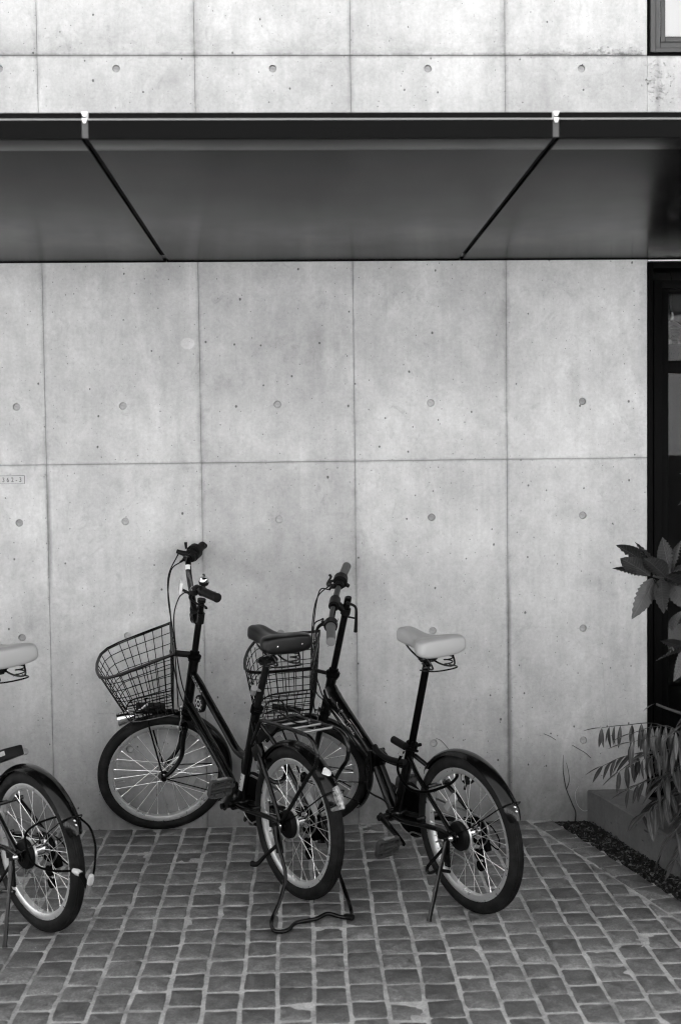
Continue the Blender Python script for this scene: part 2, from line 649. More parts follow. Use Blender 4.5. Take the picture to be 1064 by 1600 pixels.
# crumbled grout along the upper pour joint and honeycombing below the window corner
mb = MB()
rg = random.Random(5)
for i in range(300):
    if i < 210:
        x = 2.34 - abs(rg.gauss(0, .30)); z = Z2 + abs(rg.gauss(0, .006)) * (1 + 2.0 * max(0, 1 - (2.34 - x) / .35))
    else:
        x = 2.375 + rg.gauss(0, .02) + max(0, rg.uniform(-.06, .09)); z = 2.99 - rg.uniform(0, .17)
    r = rg.uniform(.0012, .0035)
    mb.box((x, -.0008, z), (r * 2 * rg.uniform(.8, 1.8), .004, r * 1.6), Quaternion((0, 1, 0), rg.uniform(0, 3)))
tag(obj('grout_crumbs', mb, M_CONC, wall), kind='stuff')

# plate with the lot number
pl = tag(empty('number_plate', (-.16, 0, 1.384)), 'small framed plate reading 362-3 fixed on the wall at the far left edge', 'plate')
obj('plate_back', MB().box((0, -.0008, 0), (.150, .0014, .032), bev=.0004), M_PLATE, pl)
mb = MB()
for (cx, cz, sx, sz) in ((0, .0153, .151, .0014), (0, -.0153, .151, .0008), (.0750, 0, .0014, .032), (-.0750, 0, .0014, .032)):
    mb.box((cx, -.0019, cz), (sx, .0008, sz))
obj('plate_border', mb, M_INK, pl)
cu = bpy.data.curves.new('lettering', 'FONT')
cu.body = '362-3'
cu.size = .026
cu.space_character = 1.62
cu.extrude = .0003
cu.align_x = 'RIGHT'
to = bpy.data.objects.new('tmp_text', cu)
COL.objects.link(to)
bpy.context.view_layer.update()
me = bpy.data.meshes.new_from_object(to.evaluated_get(bpy.context.evaluated_depsgraph_get()))
bpy.data.objects.remove(to)
me.materials.clear()
o = obj('lettering', me, M_INK, pl)
o.location = (.064, -.0022, -.0092)
o.rotation_euler = (R(90), 0, 0)
o.scale = (.82, 1, 1)

# ------------------------------------------------------------------ canopy
can = tag(empty('steel_canopy', (0, 0, ZS)), 'flat dark grey steel canopy jutting from the wall above the bicycles', 'canopy')
YF = -1.70
edges = [-3.6, -1.8, -.661, .4795, 1.6175, 2.756, 3.9, 6.0]
for i in range(len(edges) - 1):
    a, b = edges[i] + .0085, edges[i + 1] - .0085
    p = MB()
    p.box(((a + b) / 2, (YF + .10 - .012) / 2, .006), (b - a, -(YF + .10) - .012, .012), bev=.001)     # main soffit plate
    sp = obj('soffit_panel', p, M_SOFFIT, can)
    obj('shadow_gap_strip', MB().box(((a + b) / 2, -.0062, .004), (b - a + .015, .0115, .014)), M_STEELBLK, can)  # black strip stands in for the shaded gap at the wall
    p = MB()
    p.box(((a + b) / 2, YF + .050, .0035), (b - a, .094, .012), bev=.001)                            # strip along the front
    obj('soffit_edge_strip', p, M_SOFFIT, can)
    # fascia: lower band, fold painted paler for the sky it catches, upper band
    p = MB()
    prof = [(YF, -.001), (YF - .004, .0), (YF - .004, .0425), (YF + .03, .0425), (YF + .03, -.001)]
    vs = [(x, y, z) for x in (a, b) for (y, z) in prof]
    n = len(prof)
    fs = [(k, (k + 1) % n, n + (k + 1) % n, n + k) for k in range(n)] + [tuple(range(n)), tuple(range(n, 2 * n))]
    p.add(vs, fs)
    obj('fascia_lower', p, M_FASCIA, can)
    p = MB()
    p.add([(x, y, z) for x in (a, b) for (y, z) in ((YF - .005, .043), (YF + .0005, .0485), (YF + .01, .0485), (YF + .01, .043))],
          [(0, 1, 5, 4), (1, 2, 6, 5), (2, 3, 7, 6), (3, 0, 4, 7), (0, 1, 2, 3), (4, 5, 6, 7)])
    obj('fascia_fold', p, M_EDGE, can)
    p = MB()
    p.box(((a + b) / 2, YF + .013, .0558), (b - a, .022, .0140), bev=.0012)
    obj('fascia_lip', p, M_FASCIA, can)
    obj('deck_plate', MB().box(((a + b) / 2, YF / 2 + .012, .0655), (b - a, -YF - .03, .006)), M_STEELGRY, can)
for x in edges[1:-1]:
    obj('joint_backing', MB().box((x, YF / 2 + .0, .030), (.05, -YF - .06, .02)), M_SEAM, can)
    obj('joint_cover', MB().box((x, YF + .003, .024), (.0155, .006, .043)), M_STEELGRY, can)
    for z, s_ in ((.0625, .48), (.047, .40)):
        mb = MB().add([(x - .016 * s_, YF - .006, z), (x + .016 * s_, YF - .006, z), (x + .003, YF - .006, z - .011), (x - .003, YF - .006, z - .011),
                (x - .016 * s_, YF - .003, z), (x + .016 * s_, YF - .003, z), (x + .003, YF - .003, z - .011), (x - .003, YF - .003, z - .011)],
               [(0, 1, 2, 3), (4, 5, 6, 7), (0, 1, 5, 4), (1, 2, 6, 5), (2, 3, 7, 6), (3, 0, 4, 7)])
        obj('joint_clip', mb, M_REFW, can)

# ------------------------------------------------------------------ door on the right, window above
door = tag(empty('glazed_door', (XR, 0, 0)), 'tall black steel framed glass door at the right edge beside the plants', 'door')


def ring(name, x0, x1, z0, z1, w_, y0, y1, m, parent, bottom=True):
    """four mitred-looking members, each a part; coordinates in world, parent at (XR,0,0)"""
    out = []
    for (cx, cz, sx, sz) in ((x0 + w_ / 2, (z0 + z1) / 2, w_, z1 - z0), (x1 - w_ / 2, (z0 + z1) / 2, w_, z1 - z0),
                             ((x0 + x1) / 2, z1 - w_ / 2, x1 - x0 - 2 * w_ - .001, w_), ((x0 + x1) / 2, z0 + w_ / 2, x1 - x0 - 2 * w_ - .001, w_)):
        o = obj(name, MB().box((cx - parent.location.x, (y0 + y1) / 2 - parent.location.y, cz - parent.location.z), (sx, y1 - y0, sz), bev=.002), m, parent)
        out.append(o)
    return out


ring('lining', XR + .001, 3.598, -.02, ZS - .014, .022, -.004, .12, M_STEELBLK, door)
ring('frame_member', XR + .0245, 3.5745, .0, 2.136, .031, -.010, .10, M_STEELBLK, door)
ring('sash_member', XR + .062, 3.54, .03, 2.118, .027, .012, .07, M_STEELBLK, door)
obj('glass_pane', MB().box((.605, .04, 1.08), (1.10, .006, 2.02)), M_GLASS, door)
obj('header_trim', MB().box((.61, -.006, 2.2135), (1.22, .010, .005)), M_ALU, door)
obj('transom_rail', MB().box((.605, .036, 1.80), (1.10, .03, .05), bev=.002), M_STEELBLK, door)

win = tag(empty('upper_window', (XR, 0, 3.0)), 'grey metal window with white pane in the top right corner above the canopy', 'window')
ring('lining', XR + .001, 3.598, 3.010, 4.298, .010, .004, .12, M_STEELBLK, win)
ring('frame_member', XR + .012, 3.587, 3.020, 4.288, .0175, -.006, .09, M_STEELGRY, win)
ring('sash_member', XR + .034, 3.566, 3.042, 4.266, .020, .008, .07, M_STEELGRY, win)
obj('gasket', MB().box((.62, .03, 3.653 - 3.0), (1.205, .02, 1.25)), M_STEELBLK, win)
ring('inner_member', XR + .0575, 3.54, 3.066, 4.24, .018, .012, .06, M_STEELGRY, win)
obj('glass_pane', MB().box((.62, .012, .653), (1.13, .003, 1.13)), M_GLASS, win)
obj('sky_sheet', MB().box((.62, .0185, .653), (1.13, .002, 1.13)), M_SKYSHEET, win)  # white sheet stands in for bright sky reflected in the pane

domev = V((2.505, .16, 1.93))  # shiny dome added to give a bright reflection in the door glass
tag(obj('reflection_dome', MB().lathe([(.0001, .10), (.012, .10), (.014, .07), (.04, .055), (.075, .02), (.085, -.015), (.082, -.018), (.070, .012), (.036, .045), (.0001, .055)], domev, (0, 0, 1), 26).cyl(domev + V((0, 0, .09)), domev + V((0, 0, .30)), .003, 6), M_CHROME), 'shiny dome added behind the door glass for its bright reflection', 'dome')
# room behind the door
room = empty('dark_room', (XR, .25, 0))
tag(room, 'dark room seen through the glass door at the right', 'room')
for (c, s_) in (((.6, 2.5, 1.1), (3.0, .05, 2.4)), ((-.9, 1.3, 1.1), (.05, 2.4, 2.4)), ((2.1, 1.3, 1.1), (.05, 2.4, 2.4)), ((.6, 1.3, 2.27), (3.0, 2.4, .05)), ((.6, 1.3, -.05), (3.0, 2.4, .05))):
    obj('room_face', MB().box(c, s_), M_DARK, room)
mb = MB()
mb.box((1.2, 2.9, 4.75), (9.6, 5.3, .08))
tag(obj('roof_slab', mb, M_CONC, wall))

# ------------------------------------------------------------------ paving
pav = tag(empty('stone_paving'), kind='structure')
SW, SL = .0985, .1005
EA, EB = V((1.975, -.02)), V((2.30, -1.24))      # edge of the paving towards the gravel strip
Edir = (EB - EA).normalized()
Enrm = V((Edir.y, -Edir.x))                      # points to the paving side (left)
if Enrm.x > 0:
    Enrm = -Enrm


def colx(k, y):
    return 1.003 + SW * k + .007 * (noise.noise(V((k * 3.7, y * 2.2, 1.3)))) + .004 * noise.noise(V((k * 9.1, y * 9, 4)))


def clip(poly, p0, nrm):
    out = []
    n = len(poly)
    for i in range(n):
        a, b = poly[i], poly[(i + 1) % n]
        da, db = (a - p0).dot(nrm), (b - p0).dot(nrm)
        if da >= 0:
            out.append(a)
        if (da >= 0) != (db >= 0):
            out.append(a + (b - a) * (da / (da - db)))
    return out


def area(p):
    return abs(sum(p[i].x * p[(i + 1) % len(p)].y - p[(i + 1) % len(p)].x * p[i].y for i in range(len(p)))) / 2


rs = random.Random(11)
stones = []


def stone(poly, dark=None):
    """poly: 2D outline of the cell"""
    c = sum(poly, V((0, 0))) / len(poly)
    gx, gy = .0053, .0052
    ring_ = []
    n = len(poly)
    # inset, with chipped corners and wavy edges
    for i in range(n):
        p, q, r_ = poly[i - 1], poly[i], poly[(i + 1) % n]
        e1, e2 = (q - p), (r_ - q)
        if e1.length < .012 or e2.length < .012:
            continue
        e1n, e2n = e1.normalized(), e2.normalized()
        inn = (c - q).normalized()
        q2 = q + V((inn.x * gx, inn.y * gy)) * 1.42
        k = rs.uniform(.0015, .0055)
        ring_.append(q2 - e1n * k + inn * rs.uniform(-.0008, .0012))
        ring_.append(q2 + e2n * k + inn * rs.uniform(-.0008, .0012))
        if e2.length > .05:
            i2_ = (c - r_).normalized()
            r2_ = r_ + V((i2_.x * gx, i2_.y * gy)) * 1.42
            for tt in (.33, .67):
                ring_.append(q2.lerp(r2_, tt) + V((-e2n.y, e2n.x)) * rs.uniform(-.0016, .0016))
    if len(ring_) < 4 or area(ring_) < .0006:
        return
    z = rs.gauss(0, .0013)
    tx, ty = rs.gauss(0, .014), rs.gauss(0, .014)
    m = len(ring_)
    zt = lambda p: z + (p.x - c.x) * tx + (p.y - c.y) * ty
    vs, fs = [], []
    for p in ring_:                                  # top ring (inset)
        q = p + (c - p).normalized() * .0034
        vs.append((q.x, q.y, zt(q) + rs.uniform(-.0008, .0006)))
    for p in ring_:
        vs.append((p.x, p.y, zt(p) - .0035))
    for p in ring_:
        vs.append((p.x, p.y, -.03))
    vs.append((c.x, c.y, zt(c) + rs.uniform(.0, .0022)))
    for i in range(m):
        j = (i + 1) % m
        fs += [(3 * m, i, j), (i, m + i, m + j, j), (m + i, 2 * m + i, 2 * m + j, m + j)]
    stones.append((c, vs, fs, rs.random() if dark is None else dark))


for k in range(-26, 16):
    y = -.006
    off = rs.uniform(-.02, .02)
    first = True
    while y > -2.2:
        ln = SL * rs.uniform(.90, 1.10)
        if first:
            ln += off
            first = False
        y2 = y - ln
        sk = rs.gauss(0, .002)
        poly = [V((colx(k, y), y)), V((colx(k, y2), y2 + sk)), V((colx(k + 1, y2), y2 - sk)), V((colx(k + 1, y), y))]
        lim = EA + Enrm * .100
        poly = clip(poly, lim, Enrm)
        if len(poly) >= 3 and area(poly) > .0012:
            c = sum(poly, V((0, 0))) / len(poly)
            dk = 0.0 if (abs(c.x - 1.19) < .05 and abs(c.y + 1.00) < .05) else None
            stone(poly, dk)
        y = y2
# soldier course that follows the gravel edge
t = .0
while t < 2.3:
    ln = rs.uniform(.095, .125)
    a, b = EA + Edir * t, EA + Edir * (t + ln)
    sk = rs.uniform(-.012, .012)
    stone([a + Enrm * .099, b + Enrm * .099 + Edir * sk, b + Edir * sk * .3, a])
    t += ln
from bpy_extras.object_utils import world_to_camera_view
bpy.context.view_layer.update()
vis = []
for i, (c, vs, fs, tn) in enumerate(stones):
    q = world_to_camera_view(SC, cam, V((c.x, c.y, 0)))
    inside = -.03 < q.x < 1.03 and -.03 < q.y < 1.03 and q.z > 0
    vis.append((0 if inside else 1, q.z, i))
vis.sort()
pick = set(i for a, b, i in vis[:300] if a == 0)
rest = MB()
rtone = []


def set_tone(me, vals):
    at = me.attributes.new('tone', 'FLOAT', 'FACE')
    at.data.foreach_set('value', vals)


for i, (c, vs, fs, tn) in enumerate(stones):
    if i in pick:
        me = bpy.data.meshes.new('paver')
        me.from_pydata(vs, [], fs)
        me.shade_smooth()
        me.set_sharp_from_angle(angle=R(50))
        set_tone(me, [tn] * len(fs))
        obj('paver', me, M_SETT, pav)
    else:
        rest.add(vs, fs)
        rtone += [tn] * len(fs)
me = bpy.data.meshes.new('paver_field')
me.from_pydata(rest.v, [], rest.f)
me.shade_smooth()
me.set_sharp_from_angle(angle=R(50))
set_tone(me, rtone)
tag(obj('paver_field', me, M_SETT, pav), kind='stuff')

# mortar bed with slight relief, under the setts
mb = MB()
nx, ny = 150, 90
x0, x1, y0, y1 = -1.7, 2.5, .02, -2.24
for i in range(nx + 1):
    for j in range(ny + 1):
        x = x0 + (x1 - x0) * i / nx
        y = y0 + (y1 - y0) * j / ny
        mb.v.append((x, y, -.0030 + .0026 * noise.noise(V((x * 22, y * 22, 0)))))
for i in range(nx):
    for j in range(ny):
        a = i * (ny + 1) + j
        if (V(mb.v[a + ny + 2][:2]) - EA).dot(Enrm) < -.004:
            continue
        mb.f.append((a, a + 1, a + ny + 2, a + ny + 1))
obj('mortar_bed', mb, M_MORTAR, pav)

mb = MB()
mb.box((0, -32.2, -.045), (80, 60, .03))  # unseen pale street, added to bounce sunlight onto the wall
tag(obj('added_bounce_street', mb, M_ADDED_STREET), kind='structure')
mb = MB()
mb.box((0, 0, -.10), (90, 130, .02))
tag(obj('ground', mb, M_SOIL), kind='structure')
# apron left and right of the built setts
tag(obj('pavement_left', MB().box((-6.2, -1.1, -.008), (8.8, 2.26, .01)), M_SETT), kind='structure')

# ------------------------------------------------------------------ gravel strip and planter kerb
KA, KB = V((2.127, -.003)), V((2.475, -1.60))
kd = (KB - KA).normalized()
kn = V((-kd.y, kd.x))
if kn.x < 0:
    kn = -kn
mb = MB()
mb.add([(EA.x - .03, 0, -.012), (2.6, 0, -.012), (2.8, -2.2, -.012), (EB.x + .22, -2.2, -.012), (EB.x - .02, EB.y, -.012)], [(0, 1, 2, 3, 4)])
tag(obj('soil_strip', mb, M_SOIL), kind='structure')
grav = MB()
rg = random.Random(3)
ico = bmesh.new()
bmesh.ops.create_icosphere(ico, subdivisions=1, radius=1)
iv = [v.co.copy() for v in ico.verts]
ico.verts.index_update()
ifs = [[v.index for v in f.verts] for f in ico.faces]
ico.free()
for i in range(3400):
    t = rg.uniform(0, 2.0)
    base = EA.lerp(EB, t / (EB - EA).length)
    u = rg.uniform(-.010, .15)
    if rg.random() < .35:
        continue
    p = V((base.x + u, base.y))
    if (p - KA).dot(kn) > -.004:
        continue
    r = rg.uniform(.002, .0065) * (1.3 if rg.random() < .08 else 1)
    q = Quaternion((rg.random(), rg.random(), rg.random()), rg.uniform(0, 6))
    s3 = (rg.uniform(.7, 1.3), rg.uniform(.7, 1.2), rg.uniform(.45, .8))
    j = [V((a.x * s3[0], a.y * s3[1], a.z * s3[2])) * r * rg.uniform(.85, 1.15) for a in iv]
    grav.add([(q @ a) + V((p.x, p.y, -.008 + r * .4)) for a in j], ifs)
tag(obj('gravel', grav, M_GRAV), kind='stuff')
lit = MB()
for i in range(70):
    t = rg.uniform(.05, 1.25)
    p = EA.lerp(EB, t / (EB - EA).length) + V((rg.uniform(-.03, .11), 0))
    a_ = rg.uniform(0, 6.28)
    ln_, wd_ = rg.uniform(.006, .022), rg.uniform(.001, .004)
    c_, s_ = math.cos(a_), math.sin(a_)
    z_ = .001 + rg.uniform(0, .004)
    lit.add([(p.x - c_ * ln_, p.y - s_ * ln_, z_), (p.x - s_ * wd_, p.y + c_ * wd_, z_ + .002), (p.x + c_ * ln_, p.y + s_ * ln_, z_ + .001), (p.x + s_ * wd_, p.y - c_ * wd_, z_ + .0015)], [(0, 1, 2, 3)])
tag(obj('leaf_litter', lit, M_LITTER), kind='stuff')

kerb = tag(empty('planter_kerb', (KA.x, KA.y, 0)), 'low concrete planter kerb running from the wall beside the gravel strip', 'kerb')
mb = MB()
L_ = 3.0
H_ = .115
W_ = .165
prof = [(0, -.09), (0, H_ - .006), (.006, H_), (W_ - .006, H_), (W_, H_ - .006), (W_, -.09)]
ns = 24
for i in range(ns + 1):
    t = -.06 + L_ * i / ns
    for (a, z) in prof:
        jx = .0012 * noise.noise(V((t * 9, z * 20, a * 9)))
        q = kd * t + kn * (a + jx)
        yy = min(q.y, -.0005 - KA.y * 0)
        mb.v.append((q.x, yy, z + .0010 * noise.noise(V((t * 7, a * 11, 3)))))
m = len(prof)
for i in range(ns):
    for k in range(m - 1):
        mb.f.append((i * m + k, i * m + k + 1, (i + 1) * m + k + 1, (i + 1) * m + k))
obj('kerb_body', mb, M_KERB, kerb)
mb = MB()
mb.add([(2.29, 0, .08), (3.6, 0, .08), (3.6, -2.8, .08), (2.89, -2.8, .08)], [(0, 1, 2, 3)])
tag(obj('planter_soil', mb, M_SOIL), kind='structure')

# ------------------------------------------------------------------ plants
rp = random.Random(21)


def leaf_mesh(name, length, width, fold=.25, droop=.2, serr=0.0, n=9, wpos=.45, veins=False):
    """lies along +X, base at the origin, slightly folded along its midrib"""
    vs, fs = [], []
    cols = 5
    for i in range(n + 1):
        t = i / n
        if t < wpos:
            wd = math.sin(t / wpos * PI / 2) ** .8
        else:
            wd = max(0.0, math.cos((t - wpos) / (1 - wpos) * PI / 2)) ** .85
        hw = width / 2 * wd
        if serr and .15 < t < .95:
            hw *= 1 + serr * (1 if i % 2 else -1)
        z0 = -droop * length * t * t
        for k in range(cols):
            s_ = (k / (cols - 1)) * 2 - 1
            z = z0 + abs(s_) * hw * fold
            if veins:
                z += .075 * width * math.sin((t * n - abs(s_) * 1.6) * PI) * abs(s_) * wd
            vs.append((length * t - (abs(s_) * hw * .15 if serr else 0), s_ * hw, z))
    for i in range(n):
        for k in range(cols - 1):
            a = i * cols + k
            fs.append((a, a + 1, a + cols + 1, a + cols))
    me = bpy.data.meshes.new(name)
    me.from_pydata(vs, [], fs)
    me.shade_smooth()
    return me


def orient(o, base, tip, roll=0.0, length=None):
    base, tip = V(base), V(tip)
    d = tip - base
    q = d.to_track_quat('X', 'Z')
    o.rotation_mode = 'QUATERNION'
    o.rotation_quaternion = q @ Quaternion((1, 0, 0), roll)
    s_ = d.length / length
    o.scale = (s_, s_, s_)
    o.location = base


SH = V((2.52, -.66, .08))
shrub = tag(empty('broadleaf_shrub', SH), 'dark broad-leaved shrub with large toothed leaves reaching in at the right edge', 'shrub')
BL = [leaf_mesh('leaf', .16, .072, .22, .10, .09, 22, .5, True), leaf_mesh('leaf', .16, .060, .30, .16, .08, 20, .45, True)]
stem_pts = {
    'a': [(2.52, -.66, .08), (2.50, -.68, .45), (2.40, -.72, .80), (2.27, -.75, 1.00), (2.15, -.75, 1.048)],
    'b': [(2.50, -.68, .45), (2.42, -.72, .66), (2.33, -.75, .76), (2.26, -.75, .80)],
    'c': [(2.46, -.69, .62), (2.45, -.80, .95), (2.40, -.85, 1.20), (2.36, -.85, 1.35)],
    'd': [(2.52, -.66, .12), (2.43, -.75, .35), (2.30, -.78, .55), (2.16, -.75, .618)],
}
for k, p in stem_pts.items():
    mb = MB().tube([V(q) - SH for q in smooth_path(p, 6)], [.010, .004], 8)
    obj('stem', mb, M_WOOD, shrub)
BLV = [  # base, tip, roll
    ((2.31, -.85, 1.36), (2.195, -.88, 1.40), .4), ((2.31, -.85, 1.34), (2.20, -.83, 1.30), -.4), ((2.30, -.85, 1.30), (2.215, -.90, 1.22), .8),
    ((2.33, -.80, 1.16), (2.235, -.86, 1.13), .3),
    ((2.16, -.76, 1.05), (2.115, -.70, 1.165), .2), ((2.17, -.77, 1.04), (2.14, -.88, .955), .2), ((2.19, -.77, 1.04), (2.235, -.85, .945), .8),
    ((2.21, -.76, 1.06), (2.245, -.70, 1.17), -.6), ((2.24, -.76, .93), (2.18, -.84, .885), .4), ((2.27, -.78, .86), (2.21, -.88, .90), .7),
    ((2.27, -.76, .80), (2.19, -.70, .83), -.5), ((2.33, -.80, .97), (2.27, -.90, 1.01), .8), ((2.33, -.80, .97), (2.25, -.86, .91), -.4),
    ((2.35, -.82, 1.05), (2.26, -.80, 1.13), .3), ((2.30, -.78, .64), (2.22, -.86, .62), .6), ((2.28, -.78, .60), (2.23, -.70, .54), -.6),
    ((2.140, -.75, 1.048), (2.022, -.80, 1.122), .9), ((2.129, -.75, 1.046), (2.026, -.72, 1.086), -.5),
    ((2.150, -.75, 1.075), (2.060, -.66, 1.153), 1.0), ((2.193, -.76, 1.040), (2.080, -.86, 1.140), .55),
    ((2.204, -.76, 1.055), (2.155, -.80, 1.182), 1.3), ((2.146, -.76, 1.041), (2.064, -.84, .925), -.9),
    ((2.150, -.76, 1.040), (2.185, -.82, .945), -.5), ((2.204, -.75, 1.057), (2.300, -.80, 1.105), .4),
    ((2.18, -.75, 1.05), (2.27, -.86, 1.02), .3), ((2.17, -.74, 1.05), (2.24, -.66, 1.15), .3),
    ((2.269, -.75, .800), (2.139, -.79, .782), .5), ((2.262, -.75, .805), (2.208, -.82, .712), -.9),
    ((2.27, -.75, .80), (2.27, -.84, .70), .2), ((2.30, -.75, .79), (2.36, -.85, .86), .2),
    ((2.30, -.75, .78), (2.27, -.70, .90), .6), ((2.155, -.75, .619), (2.109, -.76, .603), .4),
    ((2.29, -.78, .92), (2.25, -.84, .99), .2), ((2.30, -.78, .93), (2.24, -.72, .89), .5),
    ((2.36, -.85, 1.35), (2.27, -.90, 1.42), .5), ((2.36, -.85, 1.35), (2.29, -.93, 1.29), .9),
    ((2.36, -.85, 1.34), (2.44, -.92, 1.42), .3), ((2.38, -.85, 1.30), (2.33, -.72, 1.22), .3),
    ((2.41, -.84, 1.12), (2.31, -.90, 1.20), .6), ((2.41, -.84, 1.10), (2.50, -.90, 1.16), .6),
    ((2.37, -.76, .70), (2.29, -.80, .62), .4), ((2.30, -.78, .55), (2.24, -.86, .50), .4), ((2.34, -.77, .50), (2.40, -.85, .46), .4)]
for i, (b, tp, rl) in enumerate(BLV):
    o = obj('leaf', BL[i % 2], M_LEAF, shrub)
    orient(o, V(b) - SH, V(tp) - SH, rl, .16)

LF = [leaf_mesh('leaflet', .1, .0185, .35, .22, 0, 8, .45), leaf_mesh('leaflet', .1, .0165, .4, .05, 0, 8, .4), leaf_mesh('leaflet', .1, .021, .3, .35, 0, 8, .45)]


def frond(plant, pts, r0, n, ln, style):
    """pts: world points of the rachis, base first"""
    P = smooth_path(pts, 8)
    base = plant.location
    st = obj('frond', MB().tube([q - base for q in P], [r0, .0010], 6), M_FERN, plant)
    n = int(n * 1.6)
    ln *= 1.30
    L = len(P) - 1
    for i in range(n):
        t = .22 + .78 * i / (n - 1)
        a = int(t * L) if t < 1 else L
        p = P[a]
        d = (P[min(a + 1, L)] - P[max(a - 1, 0)]).normalized()
        side = d.cross(V((0, 0, 1)))
        side = side.normalized() if side.length > .1 else V((0, 1, 0))
        for sg in (-1, 1):
            k = ln * (1 - .45 * abs(t - .45)) * rp.uniform(.85, 1.12)
            if style == 'hang':
                v = V((0, 0, -1)) * 1.0 + side * sg * .28 + d * .12
            elif style == 'spread':
                v = side * sg * .9 + d * .75 + V((0, 0, -.35))
            else:
                v = side * sg * .85 + d * .50 + V((0, 0, -.50))
            v = (v + V((rp.uniform(-.12, .12), rp.uniform(-.12, .12), rp.uniform(-.1, .1)))).normalized()
            o = obj('leaflet', LF[rp.randrange(3)], M_FERN, st)
            orient(o, p - base, p - base + v * k, rp.uniform(-.5, .5), .1)
    o = obj('leaflet', LF[1], M_FERN, st)
    orient(o, P[-1] - base, P[-1] - base + (P[-1] - P[-3]).normalized() * ln * .8, 0, .1)


fb = V((2.47, -.50, .08))
fern = tag(empty('narrow_leaved_shrub', fb), 'low shrub with arching fronds of narrow pointed leaves spilling over the kerb at lower right', 'shrub')
B0 = (2.46, -.50, .08)
frond(fern, [B0, (2.42, -.42, .36), (2.30, -.36, .455), (2.17, -.33, .450), (2.09, -.32, .440)], .003, 8, .070, 'hang')
frond(fern, [B0, (2.44, -.60, .38), (2.34, -.65, .50), (2.22, -.68, .50), (2.10, -.68, .475)], .003, 8, .085, 'hang')
frond(fern, [B0, (2.42, -.52, .30), (2.30, -.52, .40), (2.18, -.52, .385), (2.10, -.52, .33)], .003, 8, .080, 'hang')
frond(fern, [B0, (2.40, -.58, .22), (2.32, -.62, .295), (2.22, -.66, .28), (2.155, -.68, .235)], .003, 7, .10, 'fall')
frond(fern, [B0, (2.44, -.66, .26), (2.38, -.74, .32), (2.28, -.80, .30), (2.20, -.83, .215)], .003, 7, .115, 'fall')
frond(fern, [B0, (2.46, -.75, .24), (2.42, -.86, .30), (2.33, -.93, .27), (2.27, -.97, .20)], .003, 7, .115, 'fall')
frond(fern, [B0, (2.44, -.45, .20), (2.36, -.42, .28), (2.26, -.40, .27), (2.17, -.40, .23)], .003, 7, .080, 'spread')
frond(fern, [B0, (2.40, -.40, .24), (2.30, -.30, .33), (2.20, -.24, .31), (2.12, -.22, .27)], .003, 7, .075, 'spread')
frond(fern, [B0, (2.48, -.62, .40), (2.42, -.74, .58), (2.32, -.80, .62), (2.22, -.84, .57)], .003, 7, .09, 'hang')
frond(fern, [B0, (2.52, -.80, .30), (2.50, -.98, .34), (2.44, -1.10, .28), (2.40, -1.18, .17)], .003, 7, .10, 'fall')
frond(fern, [B0, (2.40, -.48, .18), (2.32, -.50, .24), (2.24, -.53, .235), (2.17, -.56, .19)], .003, 7, .085, 'fall')
frond(fern, [B0, (2.45, -.70, .20), (2.42, -.80, .23), (2.36, -.90, .21), (2.31, -.96, .14)], .003, 7, .10, 'fall')
frond(fern, [B0, (2.40, -.46, .34), (2.32, -.45, .46), (2.24, -.45, .47), (2.17, -.45, .45)], .003, 7, .08, 'hang')
frond(fern, [B0, (2.42, -.56, .28), (2.34, -.60, .38), (2.26, -.62, .36), (2.20, -.64, .31)], .003, 7, .09, 'fall')
frond(fern, [B0, (2.42, -.62, .16), (2.34, -.70, .20), (2.27, -.76, .18), (2.21, -.80, .11)], .003, 7, .085, 'fall')
frond(fern, [B0, (2.40, -.58, .34), (2.33, -.60, .44), (2.24, -.62, .43), (2.15, -.63, .40)], .003, 8, .08, 'hang')
frond(fern, [B0, (2.44, -.70, .36), (2.38, -.80, .44), (2.30, -.86, .42), (2.24, -.90, .36)], .003, 8, .09, 'fall')
for d_ in ((2.60, -.60, .42), (2.58, -.36, .40), (2.66, -.72, .30)):
    frond(fern, [B0, (V(B0) + V(d_)) / 2 + V((0, 0, .12)), d_], .003, 6, .08, 'spread')
for q in ([(2.285, -.93, -.01), (2.30, -.93, .09), (2.315, -.92, .20), (2.33, -.90, .27)], [(2.20, -.60, -.01), (2.215, -.62, .06), (2.24, -.63, .13)]):
    obj('stem', MB().tube([V(a) - fb for a in smooth_path(q, 5)], [.0035, .002], 7), M_STRAW if q[0][1] < -.8 else M_WOOD, fern)

